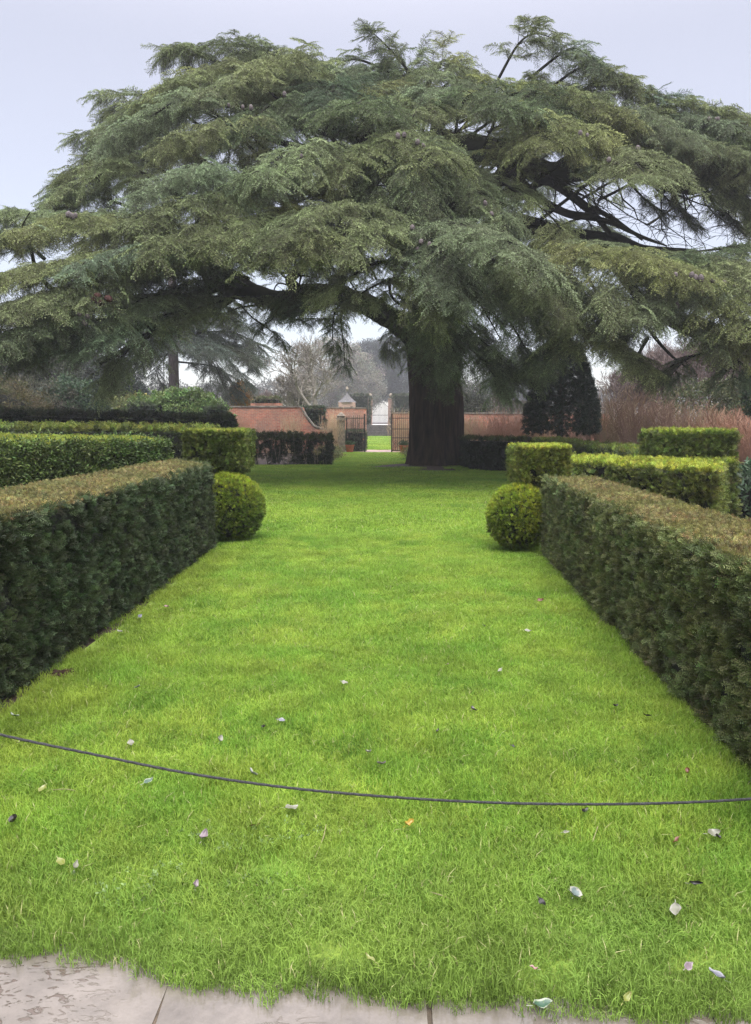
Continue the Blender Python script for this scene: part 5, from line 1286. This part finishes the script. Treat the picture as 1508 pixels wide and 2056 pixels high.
hedge('clipped_block', 'square clipped green block between the laurels and the brick wall', [(X(418, 34), 34), (X(450, 34), 34), (X(450, 34), 35), (X(418, 34), 35)], Zp(819, 34), ps=P_YEWFAR, dens=200, side=(.04, .065, .035), top=(.08, .11, .05), scl=1.8, cat='hedge')
bush('rounded brown-leaved clipped mound at the picture edge', -10, 25, [(0, 0, 1.45, 1.95, 1.2, 1.38)], 2600, P_LEAF, (.105, .095, .045), .8, name='clipped_mound', cat='hedge')
bush('grey-green loose shrub behind the brown mound', 60, 30, [(-.5, 0, 1.6, 1.6, 1, 1.6), (1.1, .2, 1.4, 1.1, 1, 1.4)], 1500, P_FARLEAF, (.085, .09, .06), .45)
bush('rounded glossy green shrub between the brown mound and the laurels', 150, 31, [(0, 0, 1.6, 1.35, 1.1, 1.55), (.8, 0, 1.1, .9, .9, 1.1)], 1800, P_LEAF, (.06, .10, .055), 1.5)
bush('dark misty yew mass below the cedar boughs at far left', 205, 44, [(0, 0, 3.0, 2.8, 1.6, 2.9), (-2.6, .4, 3.4, 2.4, 1.5, 3.3), (1.6, 0, 2.2, 1.3, 1.2, 2.2), (-6, 0, 3.2, 2.8, 1.5, 3.2)], 4200, P_FARLEAF, (.045, .058, .048), .6, name='yew_tree', cat='tree')
bush('dim olive evergreen thicket behind the brown mound', 20, 36, [(-2, 0, 3.0, 2.4, 1.5, 2.8), (1.2, .5, 2.6, 2.2, 1.3, 2.6), (-5, 0, 3, 2.4, 1.5, 3)], 3600, P_FARLEAF, (.055, .062, .042), .5, name='evergreen_thicket', cat='shrub')
bush('yellowish small tree beside the second cedar trunk base', 285, 43, [(0, 0, 2.2, .7, .6, .75)], 300, P_LEAF, (.26, .25, .08), 1.6)
bush('orange-leaved small shrub below the second cedar', 487, 52, [(0, 0, 3.3, .45, .45, .75), (0, 0, 2.2, .3, .3, .8)], 300, P_LEAF, (.40, .22, .04), 2, core=False)
bush('glossy dark rhododendron at the picture edge beside the short hedge block', 1500, 12.0, [(0, 0, .42, .45, .4, .38), (.6, .3, .5, .6, .5, .45)], 420, P_BIGLEAF, (.055, .09, .05), .75, name='rhododendron')
bush('leafy green shrub under the cedar tips behind the dogwoods', 1400, 30, [(0, 0, 1.9, 1.6, 1, 1.1), (1.9, 0, 2.1, 1.3, 1, 1.2)], 900, P_LEAF, (.12, .14, .06), 1.5, core=False)
bush('pale-leaved shrub poking in at the picture edge under the cedar', 1515, 19, [(0, 0, 2.35, .35, .4, .55)], 160, P_BIGLEAF, (.10, .16, .09), .9, core=False)
t_ = bush('domed bare-grey tree fading into mist behind the pavilion', 668, 78, [(0, 0, 5.4, 3.4, 2.6, 3.6), (2.2, 0, 4.6, 2.8, 2, 3.0), (-1.6, 0, 3.6, 2.6, 2, 2.6)], 4200, P_FARLEAF, (.24, .235, .19), .85, name='misty_tree', gaps=.25, core=False, cat='tree'); trunk_part(t_, 7, .5, M_TWIG)
t_ = bush('blue-grey misty conifer towering beyond the far gateway', 770, 96, [(-1.5, 0, 7.0, 3.0, 2.4, 3.6), (1.2, 0, 7.6, 2.8, 2.4, 3.6), (3.4, 0, 6.4, 2.4, 2, 3.4), (-3.4, 1, 6.2, 2.2, 2, 3.0), (.2, 0, 5.2, 1.2, 1.2, 1.5)], 5200, P_FARLEAF, (.050, .062, .060), 1.0, name='misty_tree', cat='tree', core=False); trunk_part(t_, 13, .6, M_TWIG, (2, 2.5)) if False else None
t_ = bush('dark conifer lump standing behind the hedge wall by the pavilion', 722, 92, [(0, 0, 5.6, 2.0, 1.8, 3.0), (2, 1, 5.9, 1.2, 1.2, 2.4)], 1500, P_FARLEAF, (.055, .065, .055), .9, name='misty_tree', cat='tree'); trunk_part(t_, 5, .5, M_TWIG)
t_ = bush('pale blue-grey conifer in mist right of the cedar trunk', 1025, 95, [(0, 0, 5.2, 2.4, 2, 3.6), (-2.2, 0, 4, 2, 1.6, 2.6), (2.6, 0, 4.4, 2.4, 1.6, 3.0)], 2600, P_FARLEAF, (.055, .070, .065), 1.0, name='misty_tree', cat='tree', core=False); trunk_part(t_, 8, .5, M_TWIG)
t_ = bush('dim dark evergreen just right of the cedar trunk above the wall', 945, 52, [(0, 0, 2.4, 1.3, 1, 1.5), (-1.6, 0, 2.4, 1.2, 1, 1.9)], 900, P_FARLEAF, (.06, .065, .045), .6, name='evergreen_shrub')
# distant woods closing the view in the mist
for (x0, x1, d, h, lab) in ((-90, -22, 175, 12, 'wood'), (16, 110, 165, 13, 'wood')):
    n = 2600; p = np.stack([rng.uniform(x0, x1, n), d + rng.normal(0, 3, n), np.zeros(n)], 1)
    top = h*(.7 + .3*np.array([vnoise((x, d), .13, 3) for x in p[:, 0]]) + .12*np.array([vnoise((x, d), .6, 3) for x in p[:, 0]])); p[:, 2] = top*np.sqrt(rng.random(n))
    scatter('distant_wood', P_FARLEAF, p, dir2rot(rng.normal(0, 1, (n, 3)), rng.uniform(0, 6, n)), rng.uniform(2, 3.6, n), colvar((.07, .075, .06), n))

# trapezoid topiary tree
tt = thing('trapezoid_tree', 'dark clipped evergreen with a trapezoid crown on a bare stem', 'topiary tree', (X(1122, 25.6), 25.6, 0))
mb = MB(); mb.tube([(-.06, 0, -.05), (-.03, 0, 1.2), (0, 0, 3.9)], [.13, .11, .04], 9)
for k in range(46):
    z = rng.uniform(1.25, 3.6); a = rng.uniform(0, 6.28); r_ = (1.22 - (z-1.25)*.2)*rng.uniform(.7, .95); mb.tube([(0, 0, z), (math.cos(a)*r_*.5, math.sin(a)*r_*.5, z+.05), (math.cos(a)*r_, math.sin(a)*r_, z-.02)], [.035, .022, .006], 4, cap=False)
mb.build('trunk', M_TWIG, tt)
n = 5200; z = 1.2 + 2.95*rng.random(n)**1.0; a = rng.uniform(0, 2*PI, n); rmax = np.interp(z, [1.2, 1.3, 1.9, 2.6, 3.4, 4.2], [1.12, 1.22, 1.20, 1.03, .80, .45]); r_ = rmax*(1-.42*rng.random(n)**1.6)
p = np.stack([r_*np.cos(a), r_*np.sin(a), z + rng.normal(0, .03, n)], 1); f = fnoise(p, 2.6, 4) + .5*fnoise(p, 6, 7); keep = f > -.42; p = p[keep]; n = len(p)
scatter('crown', P_YEWFAR, p, dir2rot(p*np.array((1, 1, 0)) + rng.normal(0, .7, (n, 3)), rng.uniform(0, 6, n)), rng.uniform(.9, 1.6, n), colvar((.022, .036, .022), n), tt)

# second cedar, misty, behind the laurels
SX = X(357, 50); c2 = thing('cedar_tree', 'tall misty cedar with a pale straight trunk and drooping boughs behind the laurels', 'tree', (SX, 50, 0)); O2 = Vector((SX, 50, 0))
mb = MB(); mb.tube([(0, 0, -.1), (0, 0, 3), (.05, 0, 7), (.1, 0, 11), (.1, 0, 15)], [.42, .34, .30, .22, .08], 14); mb.build('trunk', simple_mat('grey_smooth_bark', (.12, .10, .10), (.22, .19, .185), 4, .9, .5, stretch=(4, 4, .8)), c2, smooth=True)
for i, (px_, py_, tx, ty, z_) in enumerate([(440, 690, 512, 720, 1), (430, 700, 500, 770, 1), (400, 660, 470, 690, 0), (420, 720, 455, 790, 1), (410, 700, 425, 790, 0), (300, 700, 322, 770, 0), (305, 690, 285, 735, 1), (330, 720, 330, 775, 0), (290, 660, 262, 700, 1), (440, 650, 500, 690, 0), (300, 640, 250, 660, 0), (400, 620, 460, 640, 1), (320, 610, 270, 640, 0), (440, 740, 480, 790, 0), (460, 700, 515, 740, 0), (380, 600, 430, 620, 1)]):
    d = 50 + (-1.5 if z_ else 1.0); zb = W(357, py_ - 15, 50)
    bough([Vector((SX, 50, zb.z)), W(px_, py_, d), W(tx, ty, d - .5)], w=1.0, fs=1.15, dens=.8, base=(.075, .10, .07), hang=.6, wood=.07, parent=c2, origin=O2, gap=False, droop=.5)
for i in range(16):
    a = rng.uniform(0, 6.28); z = rng.uniform(6, 13.5); l = 6.5*(1-(z-6)/11)
    bough([Vector((SX, 50, z)), Vector((SX + math.cos(a)*l*.6, 50 + math.sin(a)*l*.6, z+.3)), Vector((SX + math.cos(a)*l, 50 + math.sin(a)*l, z-.6))], w=1.5, fs=1.4, dens=.6, base=(.075, .10, .07), hang=.5, wood=.08, parent=c2, origin=O2, gap=False)

rng = np.random.default_rng(44); random.seed(44)

# ================================================================== SMALL THINGS ON THE LAWN
def leaf_mat(name, mid, edge, rough=.35, vein=None):
    m, t, o = mat_nodes(name); at = nn(t, 'ShaderNodeAttribute', attribute_name='edge'); n = noise_node(t, 60, 3, .6, nn(t, 'ShaderNodeTexCoord').outputs['Object'])
    ad = nn(t, 'ShaderNodeMath', operation='MULTIPLY_ADD'); ad.inputs[1].default_value = .5; t.links.new(n.outputs[0], ad.inputs[0]); t.links.new(at.outputs['Fac'], ad.inputs[2])
    r = nn(t, 'ShaderNodeMapRange'); r.inputs[1].default_value = .72; r.inputs[2].default_value = .86; t.links.new(ad.outputs[0], r.inputs[0])
    mx = nn(t, 'ShaderNodeMix', data_type='RGBA'); mx.inputs[6].default_value = (*mid, 1); mx.inputs[7].default_value = (*edge, 1); t.links.new(r.outputs[0], mx.inputs[0])
    p = nn(t, 'ShaderNodeBsdfPrincipled'); p.inputs['Roughness'].default_value = rough; p.inputs['Specular IOR Level'].default_value = .6; t.links.new(mx.outputs[2], p.inputs['Base Color']); t.links.new(p.outputs[0], o.inputs[0]); return m
LM = dict(var=leaf_mat('variegated_leaf', (0.096, 0.132, 0.120), (0.252, 0.258, 0.204)), cream=leaf_mat('cream_leaf', (0.160, 0.165, 0.115), (0.215, 0.215, 0.170)), grey=leaf_mat('grey_leaf', (0.108, 0.114, 0.132), (0.180, 0.186, 0.198)),
          mauve=leaf_mat('mauve_leaf', (0.156, 0.120, 0.132), (0.240, 0.204, 0.204)), dark=leaf_mat('black_leaf', (0.007, 0.007, 0.006), (0.018, 0.013, 0.010)), brown=leaf_mat('brown_leaf', (0.096, 0.027, 0.012), (0.168, 0.060, 0.030)),
          yellow=leaf_mat('yellow_leaf', (0.252, 0.168, 0.012), (0.300, 0.216, 0.018)), lime=leaf_mat('lime_leaf', (0.144, 0.168, 0.030), (0.216, 0.228, 0.072)), green=leaf_mat('deep_green_leaf', (0.030, 0.078, 0.042), (0.252, 0.288, 0.204)), pink=leaf_mat('pink_leaf', (0.252, 0.132, 0.120), (0.312, 0.216, 0.192)))
def leaf_mesh(kind, L, wid, curl, seed, lobed=False):
    r = random.Random(seed); V = []; F = []; E = []; K = 7; Mx = 5
    for i in range(K+1):
        u = i/K; w = wid*L*(math.sin(PI*min(1, u*1.02)**.8)**.75)*.5 + .0006
        if lobed: w *= 1 + .35*math.sin(u*PI*3.2)
        for j in range(Mx):
            s = -1 + 2*j/(Mx-1)
            V.append(Vector((L*(u-.5), s*w, curl*L*(s*s*.25 + (u-.5)**2*.9) + .003*math.sin(u*9+seed)*abs(s) + .006))); E.append(max(abs(s)*.75, abs(u-.5)*1.3))
    for i in range(K):
        for j in range(Mx-1): a = i*Mx+j; F.append((a, a+1, a+Mx+1, a+Mx))
    n = len(V); st = L*.35; V += [Vector((-L*.5, -.0012, .006)), Vector((-L*.5, .0012, .006)), Vector((-L*.5-st, .001, .010)), Vector((-L*.5-st, -.001, .010))]; E += [.9]*4; F.append((n, n+1, n+2, n+3))
    me = mesh('fallen_leaf', V, F, [LM[kind]], smooth=True); a = me.attributes.new('edge', 'FLOAT', 'POINT'); a.data.foreach_set('value', E); return me
LEAVES = [(1152, 1798, 'var', .062, .85, 'broad ivy leaf with a cream rim lying face up in the near lawn', 1), (1090, 2020, 'green', .062, .55, 'deep green white-edged leaf resting on the wet slab edge', 0), (1358, 1830, 'cream', .050, .8, 'pale heart-shaped leaf right of the cream-rimmed ivy leaf', 0),
 (1438, 1962, 'grey', .058, .6, 'blue-grey leaf near the lawn edge at the lower corner', 0), (1380, 1941, 'mauve', .045, .5, 'purplish leaf standing beside the blue-grey leaf', 0), (585, 1624, 'cream', .066, .6, 'large cream leaf just below the rope', 0), (505, 1555, 'var', .058, .55, 'dark-hearted white-edged leaf touching the rope line', 0),
 (440, 1486, 'cream', .058, .5, 'long cream-grey leaf above the rope', 0), (263, 1495, 'cream', .054, .65, 'oval creamy white leaf above the rope nearest the tan-topped hedge', 0), (85, 1588, 'lime', .052, .6, 'pale yellow-green oval leaf below the rope by the picture edge', 0), (42, 1492, 'lime', .040, .35, 'thin yellow leaf lying under the end of the rope', 0),
 (28, 1440, 'green', .060, .6, 'dark green leaf near the foot of the low hedge', 0), (30, 1650, 'dark', .060, .6, 'curled black leaf at the picture edge', 0), (410, 1682, 'mauve', .055, .6, 'mauve-grey leaf on the weedy patch', 0), (512, 1660, 'brown', .050, .6, 'red-brown leaf between the weeds and the large cream leaf', 1), (822, 1656, 'yellow', .046, .6, 'bright yellow lobed leaf below the middle of the rope', 1),
 (1135, 1672, 'cream', .032, .35, 'small white sliver of leaf below the rope', 0), (1175, 1631, 'dark', .046, .5, 'black curled leaf right under the rope', 0), (1360, 1690, 'brown', .046, .35, 'upright rust-red leaf in the grass', 0), (1433, 1674, 'cream', .055, .6, 'cream leaf with a dark pellet beside it', 0), (1440, 1682, 'dark', .030, .8, 'small dark pellet-like leaf against the cream leaf', 0),
 (1398, 1776, 'dark', .046, .28, 'slender black leaf pointing upwards', 0), (123, 1735, 'lime', .058, .5, 'yellow-green leaf of the lower left pair', 0), (150, 1742, 'cream', .050, .4, 'pale leaf crossing the yellow-green one', 0), (1060, 1268, 'cream', .056, .6, 'bright white leaf in mid lawn toward the ball', 0), (1004, 1348, 'cream', .052, .5, 'white curled leaf in the middle of the lawn', 0),
 (693, 1372, 'cream', .048, .6, 'pale leaf at the very centre of the lawn', 0), (970, 1257, 'cream', .056, .5, 'small pale fleck left of the bright white leaf', 0), (277, 1382, 'var', .060, .45, 'white-edged leaf near the mole-scraped earth', 0), (240, 1270, 'cream', .058, .6, 'pale leaf at the lawn edge by the wider tan hedge', 0), (280, 1238, 'grey', .066, .5, 'grey leaf lying at the foot of the wider tan hedge', 0),
 (950, 1427, 'dark', .055, .7, 'black crumpled leaf in the bright lawn', 0), (1087, 1206, 'brown', .066, .6, 'brown leaf nearest the topiary balls', 1), (738, 1513, 'cream', .040, .5, 'white leaf scrap above the middle of the rope', 0), (765, 1537, 'mauve', .045, .6, 'beige scrap just under the white leaf scrap', 0), (566, 1447, 'grey', .040, .6, 'bluish small leaf above the rope', 0),
 (298, 1570, 'green', .050, .5, 'dark white-veined leaf below the rope on the weedy side', 0), (742, 1927, 'lime', .040, .3, 'lime sliver close to the paving', 0), (1256, 2006, 'lime', .045, .4, 'pale green leaf blade at the ragged lawn edge', 0), (1383, 1553, 'brown', .040, .5, 'orange-brown scrap near the low hedge foot', 1), (898, 1336, 'pink', .036, .6, 'pinkish scrap left of the white curled leaf', 0),
 (1236, 1420, 'dark', .046, .6, 'dark leaf close to the brown-tan hedge', 0), (1030, 1500, 'dark', .036, .35, 'dark slim leaf over the rope, right of centre', 0), (335, 1220, 'pink', .050, .5, 'pinkish-white fleck beside the wider tan hedge', 0), (390, 1780, 'mauve', .036, .6, 'dull mauve scrap low in the weedy patch', 0), (1090, 1816, 'dark', .042, .5, 'dark leaf left of the cream-rimmed ivy leaf', 0),
 (1070, 1948, 'pink', .026, .4, 'tiny pinkish leaf above the slab edge', 0), (880, 1470, 'dark', .030, .5, 'tiny dark scrap straight above the yellow lobed leaf', 0), (1300, 1440, 'dark', .045, .5, 'blackish leaf nearest the brown-tan hedge', 0), (530, 1462, 'dark', .034, .6, 'black scrap left of the bluish small leaf', 0)]
for i, (x, y, k, L, wd, lab, lob) in enumerate(LEAVES):
    zz = .048 if y < 1895 + 100*(x > 500) + 30*(x > 1000) else .0
    if k == 'green' and y > 2000: zz = .004
    p = G(x, y, zz)
    o = link('fallen_leaf', leaf_mesh(k, L*.92, wd, random.uniform(.15, .8), i, lob)); o.location = p; o.rotation_euler = (random.uniform(-.35, .35) + (.35 if zz else 0), random.uniform(-.25, .25), random.uniform(0, 6.28))
    if k == 'green' and y > 2000: o.rotation_euler = (0, 0, .2)
    tag(o, lab, 'leaf', 'fallen leaves on the lawn')
M_STRAW = simple_mat('straw', (.22, .19, .10), (.30, .26, .15), 10, .6, 0)
for (pp, lab) in (([(655, 1655), (650, 1680), (640, 1705), (632, 1722)], 'pale curved straw stalk below the large cream leaf'), ([(105, 1586), (130, 1584), (150, 1587)], 'short straw lying beside the pale yellow-green oval leaf'), ([(860, 1790), (885, 1797), (912, 1808)], 'thin dry stalk in the near lawn right of centre'), ([(1190, 1690), (1196, 1672), (1203, 1652)], 'dry grass stalk standing below the rope')):
    c = G(*pp[0], .035); mb = MB(); mb.tube([G(x, y, .035 + .008*math.sin(i*2)) - c for i, (x, y) in enumerate(pp)], [.0016]*len(pp), 4); o = mb.build('straw', M_STRAW); o.location = c; tag(o, lab, 'straw', 'dry stalks on the lawn')
# broad-leaved weeds in the near lawn
P_ = []; C_ = []
for (x, y, r, n) in ((430, 1700, .16, 26), (520, 1690, .14, 22), (250, 1800, .14, 16), (620, 1690, .10, 12), (350, 1760, .12, 14), (500, 1790, .12, 12)):
    c = G(x, y)
    for _ in range(n): P_.append((c.x + rng.normal(0, r*.5), c.y + rng.normal(0, r*.4), rng.uniform(.018, .034))); C_.append(np.array((.20, .30, .11))*rng.uniform(.6, 1.3))
P_WEED = proto_set('weed', [leaf_clump(90+i, M_LEAF, 6, .013, .6, .009) for i in range(4)])
n = len(P_); scatter('weeds', P_WEED, P_, dir2rot(np.stack([rng.normal(0, .5, n), rng.normal(0, .5, n), np.ones(n)], 1), rng.uniform(0, 6, n)), rng.uniform(.7, 1.2, n), C_)
# scraped earth and a stone by the left hedge
for (x, y, rx, ry, h, lab) in ((125, 1362, .09, .06, .04, 'small scraped heap of red-brown earth on the lawn by the hedge'), ):
    c = G(x, y); bm = bmesh.new(); bmesh.ops.create_icosphere(bm, subdivisions=5, radius=1)
    for v in bm.verts: v.co = Vector((v.co.x*rx, v.co.y*ry, v.co.z*h))*(1 + .35*vnoise(v.co, 2.4, 3) + .25*vnoise(v.co, 7, 3) + .12*vnoise(v.co, 18, 3))
    me = bpy.data.meshes.new('earth_heap'); bm.to_mesh(me); bm.free(); me.materials.append(simple_mat('red_brown_earth', (.022, .010, .007), (.07, .032, .021), 20, .8, 1, 60)); o = link('earth_heap', me); o.location = (c.x, c.y, .012); tag(o, lab, 'earth heap')
c = G(112, 1312); bm = bmesh.new(); bmesh.ops.create_icosphere(bm, subdivisions=3, radius=.03)
for v in bm.verts: v.co = Vector((v.co.x*.8, v.co.y, v.co.z*.9))*(1 + .3*vnoise(v.co, 30))
me = bpy.data.meshes.new('stone'); bm.to_mesh(me); bm.free(); me.materials.append(simple_mat('ochre_stone', (.16, .10, .05), (.28, .19, .10), 30, .7, .4)); o = link('stone', me); o.location = (c.x, c.y, .03); tag(o, 'ochre stone on the soil under the low hedge', 'stone')
# crumbs of soil and leaf litter along the hedge feet
M_CRUMB = simple_mat('litter_crumb', (.03, .018, .012), (.10, .06, .04), 30, .8, .3)
P_CR = proto_set('crumb', [leaf_clump(120+i, M_CRUMB, 5, .022, .6, .02) for i in range(3)])
P_ = []
for _ in range(2600):
    if rng.random() < .6: y = rng.uniform(2.6, 9.6); P_.append((-2.16 + .019*(y-2.6) + abs(rng.normal(0, .07)) + -.18, y, .02))
    else: y = rng.uniform(2.4, 9); P_.append((1.62 + .043*y - abs(rng.normal(0, .03)) + .08, y, .02))
n = len(P_); scatter('leaf_litter', P_CR, P_, dir2rot(rng.normal(0, 1, (n, 3)), rng.uniform(0, 6, n)), rng.uniform(.5, 1.2, n), np.ones((n, 3))*.05)

# ================================================================== MIST
mb = MB(); mb.box(-150, -14, -1.1, 150, 215, 19)
m, t, o = mat_nodes('mist'); pv_ = nn(t, 'ShaderNodeVolumePrincipled'); pv_.inputs['Color'].default_value = (.90, .93, .985, 1); pv_.inputs['Density'].default_value = .00095; pv_.inputs['Anisotropy'].default_value = .0
t.links.new(pv_.outputs[0], o.inputs['Volume'])
hz = mb.build('haze', m, kind='stuff')
print('tris', sum(sum(len(p.vertices)-2 for p in o.data.polygons) for o in SC.objects if o.type == 'MESH'), 'objects', len(SC.objects))
